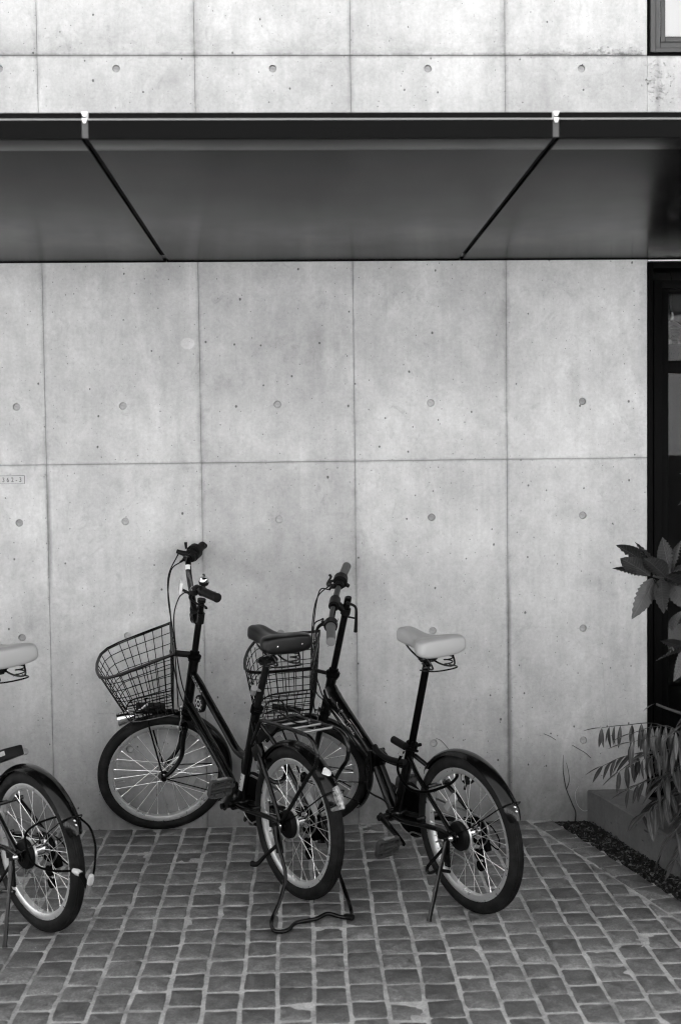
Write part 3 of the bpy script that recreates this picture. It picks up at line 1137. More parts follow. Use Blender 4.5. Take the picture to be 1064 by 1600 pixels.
tw = tag(empty('dry_vine_twig', (2.063, -.004, 0)), 'thin dark forked vine twig climbing the wall above the gravel', 'vine')
Tz = tw.location
obj('stem', MB().tube([V(q) - Tz for q in smooth_path([(2.064, -.008, -.012), (2.066, -.006, .027), (2.053, -.004, .061), (2.030, -.003, .121), (2.020, -.003, .174), (2.017, -.003, .205), (2.018, -.002, .258)], 6)], [.0035, .0022, .0018, .0008], 7), M_WOOD, tw)
obj('branch', MB().tube([V(q) - Tz for q in smooth_path([(2.031, -.003, .120), (2.041, -.003, .150), (2.040, -.002, .185), (2.031, -.002, .226)], 6)], [.0018, .0008], 6), M_WOOD, tw)
for i, (pts, m_, lab) in enumerate((
        ([(2.055, -.001, .296), (2.085, -.001, .278), (2.110, -.001, .262), (2.130, -.001, .243)], M_WOOD, 'short dry tendril clinging to the wall right of the forked twig'),
        ([(1.94, -.001, .345), (1.965, -.001, .334), (1.99, -.001, .318)], M_WOOD, 'short dry tendril clinging to the wall above the forked twig'),
        ([(2.080, -.001, .13), (2.066, -.002, .10), (2.075, -.002, .055), (2.10, -.002, .03), (2.125, -.001, .035)], M_STRAW, 'pale curled tendril clinging to the wall beside the planter kerb'),
        ([(1.51, -.001, .335), (1.53, -.001, .325), (1.552, -.001, .300), (1.562, -.001, .285)], M_WOOD, 'curved dry tendril on the wall above the right rear mudguard'),
        ([(2.170, -.045, .62), (2.172, -.05, .54), (2.178, -.06, .45), (2.186, -.07, .36)], M_STRAW, 'thin pale hanging stalk in front of the wall by the narrow leaves'))):
    o = obj('tendril', MB().tube(smooth_path(pts, 6), .0011 if i != 4 else .0013, 5), m_)
    tag(o, lab, 'tendril')
st_ = MB().add([V((a.x * .018, a.y * .011, a.z * .009)) + V((1.215, -.03, .006)) for a in iv], ifs)
tag(obj('pebble', st_, M_GAP), 'small dark pebble at the foot of the wall between the bicycles', 'stone')

tag(obj('light_blocking_wall', MB().box((0, -5.6, .68), (30, .16, 1.56), bev=.01), M_SOIL), 'low dark wall added unseen behind the camera to block low light', 'wall')  # dark wall added out of view to shade the foot of the facade
tag(obj('light_blocking_kerb', MB().box((0, -2.36, .12), (24, .20, .26), bev=.008), M_ADDED_STREET), kind='structure')  # kerb added out of view to keep bounced light off the lower wall
# building added behind the camera to shape the wall light; also in window reflections
ob = tag(empty('light_shaping_building', (1.0, -10.5, 0)), 'plain grey building added across the street, unseen, to shape the light', 'building')
obj('added_building_facade', MB().box((0, -2.5, 2.6), (44, 5, 5.2)), M_FAR, ob)
for k in range(-6, 7):
    for z in (1.3, 3.9):
        obj('window', MB().box((k * 3.1, .02, z), (1.7, .06, 1.9), bev=.01), M_STEELBLK, ob)

#BIKES#
# ------------------------------------------------------------------ bicycles
# bicycle frame of reference: x forward, y to the rider's left, z up, origin under the rear axle
WR, TR, RR = .250, .0235, .208        # wheel radius, tyre radius, rim radius


def tyre_mb():
    prof = []
    for i in range(16):
        a = 2 * PI * i / 16
        prof.append((WR - TR + TR * math.cos(a) * (1.0 if math.cos(a) > 0 else .8), TR * .98 * math.sin(a)))
    mb = MB().lathe(prof, (0, 0, 0), (0, 1, 0), 72, closed_prof=True)
    # moulded tread ribs
    for h in (-.012, -.006, 0, .006, .012):
        rr = WR - TR + math.sqrt(max(TR ** 2 - h ** 2, 0))
        mb.lathe([(rr - .001, h - .0018), (rr + .0012, h - .0012), (rr + .0012, h + .0012), (rr - .001, h + .0018)], (0, 0, 0), (0, 1, 0), 72)
    return mb


TYRE = tyre_mb().mesh('tyre')
RIM = MB().lathe([(.214, -.0135), (.216, -.0125), (.214, -.0115), (.204, -.0105), (.196, -.0075), (.193, 0), (.196, .0075), (.204, .0105), (.214, .0115), (.216, .0125), (.214, .0135), (.2005, .0125), (.1925, .009), (.1895, 0), (.1925, -.009), (.2005, -.0125)], (0, 0, 0), (0, 1, 0), 72, closed_prof=True).mesh('rim')
HUBR = MB().lathe([(.006, -.050), (.006, -.034), (.026, -.034), (.027, -.031), (.016, -.027), (.0145, 0), (.016, .027), (.027, .031), (.026, .034), (.006, .034), (.006, .050)], (0, 0, 0), (0, 1, 0), 24).mesh('hub')
HUBF = MB().lathe([(.005, -.046), (.005, -.030), (.022, -.030), (.023, -.028), (.013, -.024), (.012, 0), (.013, .024), (.023, .028), (.022, .030), (.005, .030), (.005, .046)], (0, 0, 0), (0, 1, 0), 24).mesh('hub')
SPK = {}
for sgn in (-1, 1):
    for lead in (-1, 1):
        a = lead * R(62)
        p0 = V((.022 * math.cos(a), sgn * .031, .022 * math.sin(a)))
        p1 = V((.1935, sgn * .002, 0))
        SPK[(sgn, lead)] = MB().tube([p0, p1], [.00095, .00088], 5).tube([p1 - (p1 - p0).normalized() * .011, p1], .0022, 5).mesh('spoke')
VALVE = MB().cyl((.192, 0, 0), (.160, 0, 0), .0032, 8).cyl((.170, 0, 0), (.154, 0, 0), .0042, 8).mesh('valve')
SREF = MB().add([(x, y, z) for y in (-.004, .004) for (x, z) in ((.105, -.034), (.118, -.040), (.128, -.038), (.131, 0), (.128, .038), (.118, .040), (.105, .034), (.109, 0))],
                [tuple(range(8)), tuple(range(8, 16))] + [(i, (i + 1) % 8, 8 + (i + 1) % 8, 8 + i) for i in range(8)]).mesh('spoke_reflector')


def wheel(root, X, front, phase, refl=None, drum=False):
    """X: matrix of the wheel centre in the bicycle's frame"""
    h = obj('wheel', RIM if False else MB().lathe([(.0001, 0), (.004, 0)], (0, 0, 0), (0, 1, 0), 6).mesh('wheel_centre'), M_STEEL, root)
    h.matrix_local = X
    obj('tyre', TYRE, M_RUBBER, h)
    obj('rim', RIM, M_ALU, h)
    obj('hub', HUBF if front else HUBR, M_CHROME, h)
    n = 28
    for i in range(n):
        sgn = 1 if i % 2 else -1
        lead = 1 if (i // 2) % 2 else -1
        o = obj('spoke', SPK[(sgn, lead)], M_SPOKE, h)
        o.rotation_euler = (0, phase + 2 * PI * i / n, 0)
    o = obj('valve', VALVE, M_STEEL, h)
    o.rotation_euler = (0, phase + PI / n, 0)
    if refl is not None:
        o = obj('spoke_reflector', SREF, M_SREF, h)
        o.rotation_euler = (0, refl, 0)
    return h


def fender_mb(c, a0, a1, r=.270, w_=.029, lift=.013, lat=V((0, 1, 0)), fwd=V((1, 0, 0)), seg=34, lip=True):
    """arched sheet with rolled edges around centre c, from angle a0 to a1 (0 = forward, 90 = up)"""
    upv = fwd.cross(lat)
    prof = []
    for i in range(11):
        t = -1 + 2 * i / 10
        prof.append((r - lift * t * t * (1 + .25 * t * t), w_ * t))
    inner = [(q - .0016, h * .965) for q, h in reversed(prof)]
    prof = prof + inner
    vs, fs = [], []
    m = len(prof)
    for i in range(seg + 1):
        a = a0 + (a1 - a0) * i / seg
        e = min(i, seg - i)
        sc_ = 1.0 if e > 1 else (.72 if e == 0 else .93)
        d = fwd * math.cos(a) + upv * math.sin(a)
        for (q, h) in prof:
            vs.append(c + d * (q - (0 if e > 1 else .002 * (2 - e))) + lat * h * sc_)
    for i in range(seg):
        for k in range(m):
            k2 = (k + 1) % m
            fs.append((i * m + k, i * m + k2, (i + 1) * m + k2, (i + 1) * m + k))
    fs += [tuple(range(m)), tuple(seg * m + k for k in range(m))]
    return MB().add(vs, fs)


def saddle(root, x0, zt, m, clamp, rivets):
    """x0: rear edge, zt: height of the top at the rear"""
    st = [(-.004, .078, -.006, .048), (.004, .096, .000, .066), (.022, .103, .004, .070), (.046, .096, .003, .060), (.074, .073, -.003, .049), (.105, .051, -.006, .045),
          (.142, .040, -.001, .050), (.178, .038, .008, .056), (.209, .037, .014, .058), (.230, .030, .012, .052), (.240, .016, .002, .040)]
    vs, fs = [], []
    nn = 15
    for (x, hw, dz, sk) in st:
        for k in range(nn):
            t = -1 + 2 * k / (nn - 1)
            a = abs(t)
            if a < .72:
                u = a / .72
                y = hw * (.93 * u)
                z = -.010 * u ** 3 - .006 * math.exp(-(u / .35) ** 2) * (1 if .03 < x < .15 else .3)
            else:
                u = (a - .72) / .28
                y = hw * (.93 + .07 * math.sin(min(u * 1.6, 1) * PI / 2)) - (.006 * u if hw > .03 else 0)
                z = -.010 - (sk - .010) * u
            vs.append((x0 + x, math.copysign(y, t), zt + dz + z))
    m_ = nn
    for i in range(len(st) - 1):
        for k in range(nn - 1):
            a = i * m_ + k
            fs.append((a, a + 1, a + m_ + 1, a + m_))
    for i in (0, len(st) - 1):
        fs.append(tuple(i * m_ + k for k in range(nn)))
    # underside
    for i in range(len(st) - 1):
        a = i * m_
        fs.append((a, a + m_ - 1, a + 2 * m_ - 1, a + m_))
    mb = MB().add(vs, fs)
    s = obj('saddle', mb, m, root)
    sub = s.modifiers.new('smooth', 'SUBSURF')
    sub.levels = sub.render_levels = 2
    for e_ in s.data.edges:
        pass
    for y in (-.045, .045):
        p = []
        for i in range(60):
            t = i / 59
            a = t * 2 * PI * 3.2
            rr = .013 + .004 * t
            p.append((x0 + .045 + rr * math.cos(a), y + rr * math.sin(a), zt - .100 + .045 * t))
        obj('spring', MB().tube(p, .0024, 6), M_PAINT, s)
    for y in (-.022, .022):
        rl = smooth_path([(x0 + .215, y * .35, zt - .038), (x0 + .16, y, zt - .058), (x0 + .09, y, zt - .090), (x0 + .045, y * 1.6, zt - .102), (x0 + .012, y * 2.0, zt - .094), (x0 + .035, y * 2.4, zt - .055)], 6)
        obj('rail', MB().tube(rl, .0032, 7), M_PAINT, s)
    obj('cross_wire', MB().tube(smooth_path([(x0 + .06, -.060, zt - .105), (x0 + .005, -.050, zt - .103), (x0 - .008, 0, zt - .103), (x0 + .005, .050, zt - .103), (x0 + .06, .060, zt - .105)], 7), .0026, 6), M_PAINT, s)
    cl = MB()
    cx, cz = clamp
    cl.cyl((cx - .004, -.028, cz + .008), (cx - .004, .028, cz + .008), .015, 14)
    cl.box((cx, 0, cz + .002), (.035, .040, .022), bev=.004)
    cl.cyl((cx - .004, -.038, cz + .008), (cx - .004, .038, cz + .008), .006, 6)
    obj('saddle_clamp', cl, M_PLAST, root)
    if rivets:
        for (dx, y) in ((.000, -.046), (.000, .004), (.055, .098), (.0, .05)):
            obj('rivet', MB().lathe([(.0001, .0022), (.003, .0018), (.0042, 0)], (x0 + dx + (-.001 if y != .098 else .004), y if y != .098 else .1015, zt - .034), (-1, 0, 0) if y != .098 else (0, 1, 0), 10), M_CHROME, s)
    return s


def basket(root, S, P, m=M_PAINT):
    """P: (w, a) of rear top, front top, rear bottom, front bottom in steering axes, half widths top/bottom"""
    rt_, ft, rb, fb_, wt, wb = P
    b = empty('basket')
    b.parent = root

    def lp(t, inset=0.0, n=8):
        """closed outline at height t (0 bottom .. 1 top)"""
        r0 = V(rb).lerp(V(rt_), t)
        f0 = V(fb_).lerp(V(ft), t)
        hw = wb + (wt - wb) * t
        u = f0 - r0
        pts = []
        rc = .28
        # rear edge straight, front corners rounded
        for (fx, fy) in ([(0, -1 + i * .25) for i in range(0, 9)] + [(.25, 1.0), (.5, 1.0), (.72, .985), (.88, .90), (.97, .70), (1.0, .45), (1.02, .2), (1.02, 0), (1.02, -.2), (1.0, -.45), (.97, -.70), (.88, -.90), (.72, -.985), (.5, -1.0), (.25, -1.0)]):
            q = r0 + u * fx
            pts.append(S(q.x, hw * fy, q.y))
        return pts
    top = lp(1.0)
    N = len(top)
    obj('rim_wire', MB().tube(top, .0060, 8, closed=True), m, b)
    w1 = MB()
    for t in (.22, .34, .46, .54, .70, .86):
        w1.tube(lp(t), .0017, 5, closed=True)
    w1.tube(lp(0), .0030, 6, closed=True)
    bot = lp(0)
    for i in range(N):
        p = [lp(t)[i] for t in (0, .35, .7, 1.0)]
        w1.tube(p, .0016, 5)
        if i % 1 == 0 and i < N:
            q = (top[i] + top[(i + 1) % N]) / 2
            if (top[i] - top[(i + 1) % N]).length > .055:
                w1.tube([q, (bot[i] + bot[(i + 1) % N]) / 2], .0016, 5)
    # floor wires
    for i in range(0, 9):
        w1.tube([bot[i], bot[(N - 1) - (i + 3) if N - 1 - (i + 3) > 8 else 9]], .0016, 5)
    for k in range(1, 6):
        f = k / 6
        w1.tube([S(*(lambda q: (q.x, -wb, q.y))(V(rb).lerp(V(fb_), f))), S(*(lambda q: (q.x, wb, q.y))(V(rb).lerp(V(fb_), f)))], .0016, 5)
    tag(obj('wire_mesh', w1, m, b))
    # mounting plate under the floor
    q = V(rb).lerp(V(fb_), .45)
    obj('floor_plate', MB().tube([S(q.x - .05, 0, q.y - .004), S(q.x + .06, 0, q.y - .010)], .022, 4, flat=(1, .15)), M_PLAST, b)
    return b


def stroke_text(root, strokes, plane, r, m, name='lettering'):
    mb = MB()
    for s_ in strokes:
        p = [plane(*q) for q in s_]
        if len(p) > 2:
            p = smooth_path(p, 4)
        mb.tube(p, r, 4, flat=(1, .3))
    obj(name, mb, m, root)


def bicycle(name, label, pos, th, lean, kind, D, group=None):
    root = empty(name)
    tag(root, label, 'bicycle', group)
    f = V((math.cos(th), math.sin(th), 0))
    l0 = V((-math.sin(th), math.cos(th), 0))
    u = V((0, 0, 1)) * math.cos(lean) + l0 * math.sin(lean)
    l = l0 * math.cos(lean) - V((0, 0, 1)) * math.sin(lean)
    M4 = Matrix((f, l, u)).transposed().to_4x4()
    M4.translation = V((pos[0], pos[1], pos[2]))
    root.matrix_world = M4

    HB, ST = V((D['HB'][0], 0, D['HB'][1])), V((D['ST'][0], 0, D['ST'][1]))
    ax = (ST - HB).normalized()
    w0 = V((ax.z, 0, -ax.x))
    q = Quaternion(ax, D['steer'])
    W, Ls = q @ w0, q @ V((0, 1, 0))

    def S(w_, y, a):
        return HB + W * w_ + Ls * y + ax * a
    # length of the fork so that the front tyre touches the ground
    rake = D.get('rake', .045)
    zax = M4.to_3x3() @ V((0, 0, 1))
    s_ = .20
    for _ in range(60):
        c = S(rake, 0, -s_)
        cw = M4 @ c
        Lw = (M4.to_3x3() @ Ls)
        low = cw.z - WR * math.sqrt(max(1 - Lw.z ** 2, 0))
        s_ += low * .9
    FC = S(rake, 0, -s_)
    Fup = W.cross(Ls)
    up_w = ax
    # wheels
    wheel(root, Matrix.Translation((0, 0, .25)) @ Matrix.Rotation(D.get('ph', .3), 4, 'Y'), False, 0, D.get('refl_r'))
    XF = Matrix((W, Ls, Fup)).transposed().to_4x4()
    XF.translation = FC
    wheel(root, XF, True, .22, D.get('refl_f'))
    RH = V((0, 0, .25))
    bb = V((D['BB'][0], 0, D['BB'][1]))
    stt = V((D['SC'][0], 0, D['SC'][1]))
    pc = V((D['PC'][0], 0, D['PC'][1]))

    fr = MB()
    # head tube, seat tube, bottom bracket
    ht = V((D['HT'][0], 0, D['HT'][1]))
    obj('head_tube', MB().tube([HB - ax * .006, HB + ax * .004, HB + ax * .005, ht - ax * .005, ht - ax * .004, ht + ax * .006], [.0235, .0235, .019, .019, .0235, .0235], 18), M_PAINT, root)
    fr.tube([bb, stt], .0165, 16)
    fr.cyl(bb + V((0, -.036, 0)), bb + V((0, .036, 0)), .021, 18)
    for y in (-1, 1):
        fr.tube(smooth_path([bb + V((-.02, y * .026, 0)), bb + V((-.10, y * .038, .006)), (.10, y * .055, .252), (.012, y * .060, .25)], 5), [.011, .010, .0085, .007], 10)
        top = stt.lerp(bb, .14)
        fr.tube(smooth_path([top + V((-.012, y * .012, 0)), top.lerp(RH, .35) + V((-.012, y * .040, .006)), (.012, y * .060, .262)], 5), [.0085, .008, .007], 10)
        fr.box((.008, y * .060, .252), (.046, .006, .036), bev=.002)
    fr.tube([(.215, -.044, .250), (.215, .044, .250)], .007, 8)
    fr.tube([stt.lerp(RH, .48) + V((-.005, -.046, .01)), stt.lerp(RH, .48) + V((-.005, .046, .01))], .007, 8)
    fo = obj('frame', fr, M_PAINT, root)
    if kind == 'twin':
        obj('top_tube', MB().tube(smooth_path([(q_[0], 0, q_[1]) for q_ in D['TT']], 6), .0148, 16), M_PAINT, root)
        obj('down_tube', MB().tube(smooth_path([(q_[0], 0, q_[1]) for q_ in D['DT']], 6), .0195, 16), M_PAINT, root)
    else:
        obj('main_tube', MB().tube(smooth_path([(q_[0], 0, q_[1]) for q_ in D['MT']], 6), D['MR'], 18, flat=(.82, 1)), M_PAINT, root)
        g = MB()
        h = V((D['HG'][0], 0, D['HG'][1]))
        g.box(h, (.040, .052, .070), Quaternion((0, 1, 0), R(-28)), .005)
        g.cyl(h + V((.006, -.034, .030)), h + V((.006, .034, .030)), .008, 12)
        g.cyl(h + V((-.004, .030, -.040)), h + V((-.004, .030, .042)), .007, 10)
        g.tube(smooth_path([h + V((.004, .032, .02)), h + V((.02, .040, -.02)), h + V((.012, .040, -.075))], 5), [.006, .0075, .006], 8, flat=(.6, 1))
        obj('folding_hinge', g, M_PAINT, root)
        for dy in (-.008, .016):
            obj('lower_strut', MB().tube([h + V((-.012, dy, -.02)), bb + V((.014, dy, .018))], .0125, 14), M_PAINT, root)
        obj('brace', MB().tube(smooth_path([h + V((-.012, 0, .020)), (stt.lerp(bb, .30) + h) / 2 + V((0, 0, .008)), stt.lerp(bb, .30)], 6), .013, 12), M_PAINT, root)
    # seat post with clamp
    obj('seat_post', MB().cyl(stt - (pc - stt).normalized() * .05, pc, .0125, 16), M_STEELBLK if kind != 'twin' else M_PLAST, root)
    cl = MB()
    d = (pc - stt).normalized()
    cl.cyl(stt - d * .014, stt + d * .010, .021, 18)
    if kind != 'twin':
        cl.cyl(stt + V((-.012, -.03, 0)), stt + V((-.012, .03, 0)), .006, 10)
        cl.tube(smooth_path([stt + V((-.012, .030, 0)), stt + V((-.035, .036, .002)), stt + V((-.080, .034, .004))], 4), [.006, .007, .005], 8)
        cl.tube([stt + V((-.055, .034, -.014)), stt + V((-.055, .034, .030))], .0045, 8)
    else:
        cl.cyl(stt + V((-.022, -.02, 0)), stt + V((-.022, .022, 0)), .005, 8)
        cl.tube([stt + V((-.022, .02, 0)), stt + V((-.075, .026, .004))], .0045, 8)
    obj('seat_clamp', cl, M_STEELBLK, root)
    saddle(root, D['SX'], D['SZ'], D['SM'], (pc.x, pc.z), kind == 'twin')

    # fork
    fk = MB()
    crown = S(0, 0, -.012)
    fk.cyl(S(0, 0, -.004), S(0, 0, -.055), .0175, 14)
    fk.tube([S(0.004, -.046, -.055), S(.004, -.03, -.045), S(.004, .03, -.045), S(.004, .046, -.055)], .012, 10)
    for y in (-1, 1):
        fk.tube(smooth_path([S(.004, y * .042, -.050), S(.006, y * .047, -.10), S(.004, y * .048, -s_ * .62), S(rake * .45, y * .048, -s_ * .84), S(rake, y * .047, -s_)], 7), [.0135, .0125, .011, .0095, .0085], 12, flat=(.75, 1))
        fk.cyl(S(rake, y * .042, -s_), S(rake, y * .056, -s_), .011, 12)
        fk.cyl(S(rake, y * .056, -s_), S(rake, y * .064, -s_), .0065, 6)
    obj('fork', fk, M_PAINT, root)

    # mudguards
    obj('rear_mudguard', fender_mb(RH, R(38), R(157)), M_PAINT, root)
    obj('front_mudguard', fender_mb(FC, R(D.get('ff0', 74)), R(205), lat=Ls, fwd=W, r=.2685), M_PAINT, root)
    sr_ = MB()
    for y in (-1, 1):
        a = R(146)
        e = RH + V((math.cos(a), 0, math.sin(a))) * .268
        sr_.tube(smooth_path([(.012, y * .066, .252), (-.08, y * .055, .252 + .08 * .62), e + V((.02, y * .040, -.012)), e + V((-.001, y * .020, .003)), e + V((-.003, 0, .005))], 5), .0022, 6)
    obj('mudguard_stay', sr_, M_PAINT, root)
    sf = MB()
    for aa in (172, 196):
        for y in (-1, 1):
            d_ = W * math.cos(R(aa)) + Fup * math.sin(R(aa))
            sf.tube([FC + Ls * y * .055 + W * -.01, FC + d_ * .255 + Ls * y * .030], .0022, 6)
    obj('front_mudguard_stay', sf, M_PAINT, root)
    a = R(148)
    for dr in (.0, .05):
        e = RH + V((math.cos(a + dr), 0, math.sin(a + dr))) * .272
        obj('mudguard_bolt', MB().lathe([(.0001, .003), (.0035, .0025), (.0045, 0)], e, (math.cos(a), 0, math.sin(a)), 10), M_CHROME, root)
    # drive train on the right side
    ch = MB()
    ch.lathe([(.012, 0), (.082, 0), (.085, .001), (.085, .003), (.082, .004), (.012, .004)], bb + V((0, -.052, 0)), (0, 1, 0), 40)
    for i in range(38):
        aa = 2 * PI * i / 38
        ch.box(bb + V((.087 * math.cos(aa), -.050, .087 * math.sin(aa))), (.004, .003, .004))
    obj('chainring', ch, M_STEELBLK, root)
    obj('chain_guard', MB().lathe([(.052, -.004), (.096, -.004), (.099, -.001), (.096, .002), (.052, .002)], bb + V((0, -.060, 0)), (0, 1, 0), 40, closed_prof=True), M_PLAST, root)
    cs = MB()
    for k in range(6):
        r_ = .046 - .0045 * k
        cs.lathe([(.014, 0), (r_, 0), (r_, .002), (.014, .002)], RH + V((0, -.036 - .0045 * k, 0)), (0, 1, 0), 26, closed_prof=True)
    obj('sprocket_set', cs, M_STEELBLK, root)
    cn = MB()

    def links(pts, lit=False):
        P = smooth_path(pts, 14)
        L = 0
        last = P[0]
        for p in P[1:]:
            while (p - last).length > .0127:
                d_ = (p - last).normalized()
                nx_ = last + d_ * .0127
                mid = (last + nx_) / 2
                ang = math.atan2(d_.z, d_.x)
                cn.box(mid, (.0118, .005, .0062), Quaternion((0, 1, 0), -ang))
                cn.cyl(nx_ + V((0, -.0042, 0)), nx_ + V((0, .0042, 0)), .0022, 6)
                last = nx_
    dr_ = V((.010, -.047, .145))
    links([bb + V((.01, -.050, .087)), bb + V((-.12, -.048, .082)), (.10, -.046, .297), (0, -.046, .291), (-.033, -.046, .275), (-.041, -.046, .25), (-.030, -.046, .222), (-.004, -.046, .196), (.014, -.046, .178), (.012, -.046, .160), (-.004, -.046, .148), (-.006, -.046, .128), (.012, -.046, .118), (.10, -.048, .128), bb + V((-.05, -.050, -.072)), bb + V((.01, -.050, -.087))])
    for i in range(12):
        aa = -PI / 2 + PI * i / 11
        aa2 = -PI / 2 + PI * (i + 1) / 11
        if i < 11:
            cn.tube([bb + V((.087 * math.cos(aa), -.050, .087 * math.sin(aa))), bb + V((.087 * math.cos(aa2), -.050, .087 * math.sin(aa2)))], .0032, 5)
    obj('chain', cn, M_STEEL, root)
    de = MB()
    de.cyl((.010, -.053, .168), (.010, -.041, .168), .018, 16)
    de.cyl((.002, -.053, .132), (.002, -.041, .132), .018, 16)
    de.box((.006, -.056, .150), (.018, .003, .062), bev=.001)
    de.box((.008, -.072, .196), (.03, .022, .05), Quaternion((0, 1, 0), .3), .005)
    de.tube(smooth_path([(-.004, -.078, .200), (-.045, -.082, .19), (-.055, -.075, .235), (-.005, -.068, .272), (.10, -.062, .262)], 6), .0024, 6)
    obj('derailleur', de, M_STEELBLK, root)
    # rear band brake on the left side of the hub
    bd = MB().lathe([(.010, .050), (.040, .050), (.046, .044), (.047, .030), (.036, .028)], RH, (0, 1, 0), 30)
    bd.cyl(RH + V((0, .05, 0)), RH + V((0, .078, 0)), .0065, 10)
    bd.box(RH + V((.055, .052, -.012)), (.075, .007, .024), Quaternion((0, 1, 0), .15), .002)
    obj('band_brake', bd, M_PLAST, root)
    obj('brake_drum_edge', MB().lathe([(.047, .026), (.050, .026), (.050, .033), (.047, .033)], RH, (0, 1, 0), 36, closed_prof=True), M_ALU, root)
    obj('axle_nut', MB().lathe([(.0001, .012), (.005, .011), (.0085, .007), (.0095, 0)], RH + V((0, .070, 0)), (0, 1, 0), 14), M_CHROME, root)
    # cranks and pedals
    ca = D['crank']
    for y, aa in ((1, ca), (-1, ca + PI)):
        e = bb + V((.150 * math.cos(aa), y * .082, .150 * math.sin(aa)))
        b0 = bb + V((0, y * .066, 0))
        cr_ = obj('crank', MB().tube([b0 - (e - b0).normalized() * .012, b0, e, e + (e - b0).normalized() * .010], [.013, .0145, .0095, .008], 12, flat=(.6, 1)).cyl(bb + V((0, y * .030, 0)), bb + V((0, y * .080, 0)), .011, 12), M_PAINT, root)
        pt = D.get('ptilt', 0)
        qd = Quaternion((0, 1, 0), pt)
        pcn = e + V((0, y * .062, 0))
        pb_ = MB()
        A_, B_ = .030, .041
        ringp = [(-A_, -B_), (-A_, B_), (A_, B_), (A_, -B_)]
        out = []
        for i in range(4):
            p, r_, nx_ = V(ringp[i] + (0,)), V(ringp[i - 1] + (0,)), V(ringp[(i + 1) % 4] + (0,))
            out += [p + (r_ - p).normalized() * .009, p + ((r_ - p).normalized() + (nx_ - p).normalized()) * .0028, p + (nx_ - p).normalized() * .009]
        pb_.tube([pcn + qd @ V((o_.x, o_.y, 0)) for o_ in out], .0052, 6, closed=True, flat=(1, 1.9))
        for xx in (-.011, .011):
            pb_.box(pcn + qd @ V((xx, 0, 0)), (.007, .080, .014), qd, .001)
        for yy in (-.02, .02):
            pb_.box(pcn + qd @ V((0, yy, 0)), (.056, .005, .012), qd, .001)
        pb_.cyl(pcn - V((0, .055, 0)), pcn + V((0, .042, 0)), .007, 10)
        pd = obj('pedal', pb_, D.get('PM', M_GRIPG), root)
        for xx in (-1, 1):
            obj('pedal_reflector', MB().box(pcn + qd @ V((xx * (A_ + .0055), 0, 0)), (.003, .042, .011), qd, .001), M_REFG, pd)
    # stem, bars, controls
    hp = D['bar_h']
    obj('steerer', MB().tube([S(0, 0, (ht - HB).length), S(0, 0, (ht - HB).length + .012), S(0, 0, (ht - HB).length + .014), S(0, 0, D['post_h'])], [.020, .020, .0128, .0128], 16), M_PAINT, root)
    sc = MB()
    hh = (ht - HB).length
    sc.lathe([(.014, .0), (.026, .002), (.027, .012), (.018, .018), (.018, .028), (.013, .030)], S(0, 0, hh + .004), tuple(ax), 18)
    obj('headset', sc, M_STEELBLK, root)
    return root, S, dict(ax=ax, W=W, L=Ls, FC=FC, Fup=Fup, s=s_, RH=RH, bb=bb, ht=ht, st=stt, rake=rake)


def grip(root, hb_, a, b, m, r=.0155):
    P = smooth_path([a, a.lerp(b, .5), b], 6)
    g = MB().tube([P[0], P[0].lerp(P[1], .3)] + P[1:] + [b + (b - a).normalized() * .003], [r * 1.12, r * 1.12] + [r * .93 + .001 * (i % 2) for i in range(len(P) - 1)] + [r * .9], 18)
    o = obj('grip', g, m, hb_)
    d = (b - a).normalized()
    obj('grip_end', MB().lathe([(.0001, .0034), (r * .55, .003), (r * .95, .002), (r * 1.03, 0), (r * 1.03, -.004)], b + d * .002, tuple(d), 18), M_GRIPE if m is M_GRIPG else M_PLAST, hb_)
    return o


def lever(hb_, c, along, fwd_, upv, m=M_PLAST):
    """brake lever: clamp at c, lever reaching outwards along the bar, in front of it"""
    mb = MB()
    mb.cyl(c - along * .008, c + along * .008, .017, 14)
    mb.box(c + fwd_ * .020 - upv * .002, (.024, .024, .020), bev=.004)
    P = smooth_path([c + fwd_ * .026, c + fwd_ * .044 + along * .018 - upv * .006, c + fwd_ * .046 + along * .06 - upv * .012, c + fwd_ * .040 + along * .10 - upv * .014, c + fwd_ * .046 + along * .118 - upv * .014], 5)
    mb.tube(P, [.0065, .0062, .005, .0045, .006], 8, flat=(1, .7))
    mb.cyl(c + fwd_ * .028 - along * .004, c + fwd_ * .034 - along * .030, .0045, 8)
    o = obj('brake_lever', mb, m, hb_)
    obj('pivot_bolt', MB().lathe([(.0001, .002), (.003, .0015), (.0036, 0)], c + fwd_ * .026 + upv * .011, tuple(upv), 8), M_CHROME, o)
    return c + fwd_ * .034 - along * .030


def cable(root, pts, r=.0024, m=M_PLAST, name='cable'):
    return obj(name, MB().tube(smooth_path(pts, 8), r, 6), m, root)


def caliper(root, S, a, w_, y0=.03, left=True):
    c = MB()
    c.cyl(S(w_ - .005, 0, a + .012), S(w_ + .035, 0, a + .012), .0035, 8)
    for y in (-1, 1):
        c.tube(smooth_path([S(w_ + .02, y * .006, a + .028), S(w_ + .02, y * .034, a + .016), S(w_ + .02, y * .036, a - .02), S(w_ + .02, y * .028, a - .052)], 5), [.0045, .0045, .0038, .0035], 8)
        c.box(S(w_ + .02, y * .020, a - .054), (.018, .012, .009), bev=.002)
    c.tube([S(w_ + .02, .052, a + .02), S(w_ + .02, -.02, a + .03)], .0032, 6)
    return obj('front_brake', c, M_CHROME, root)


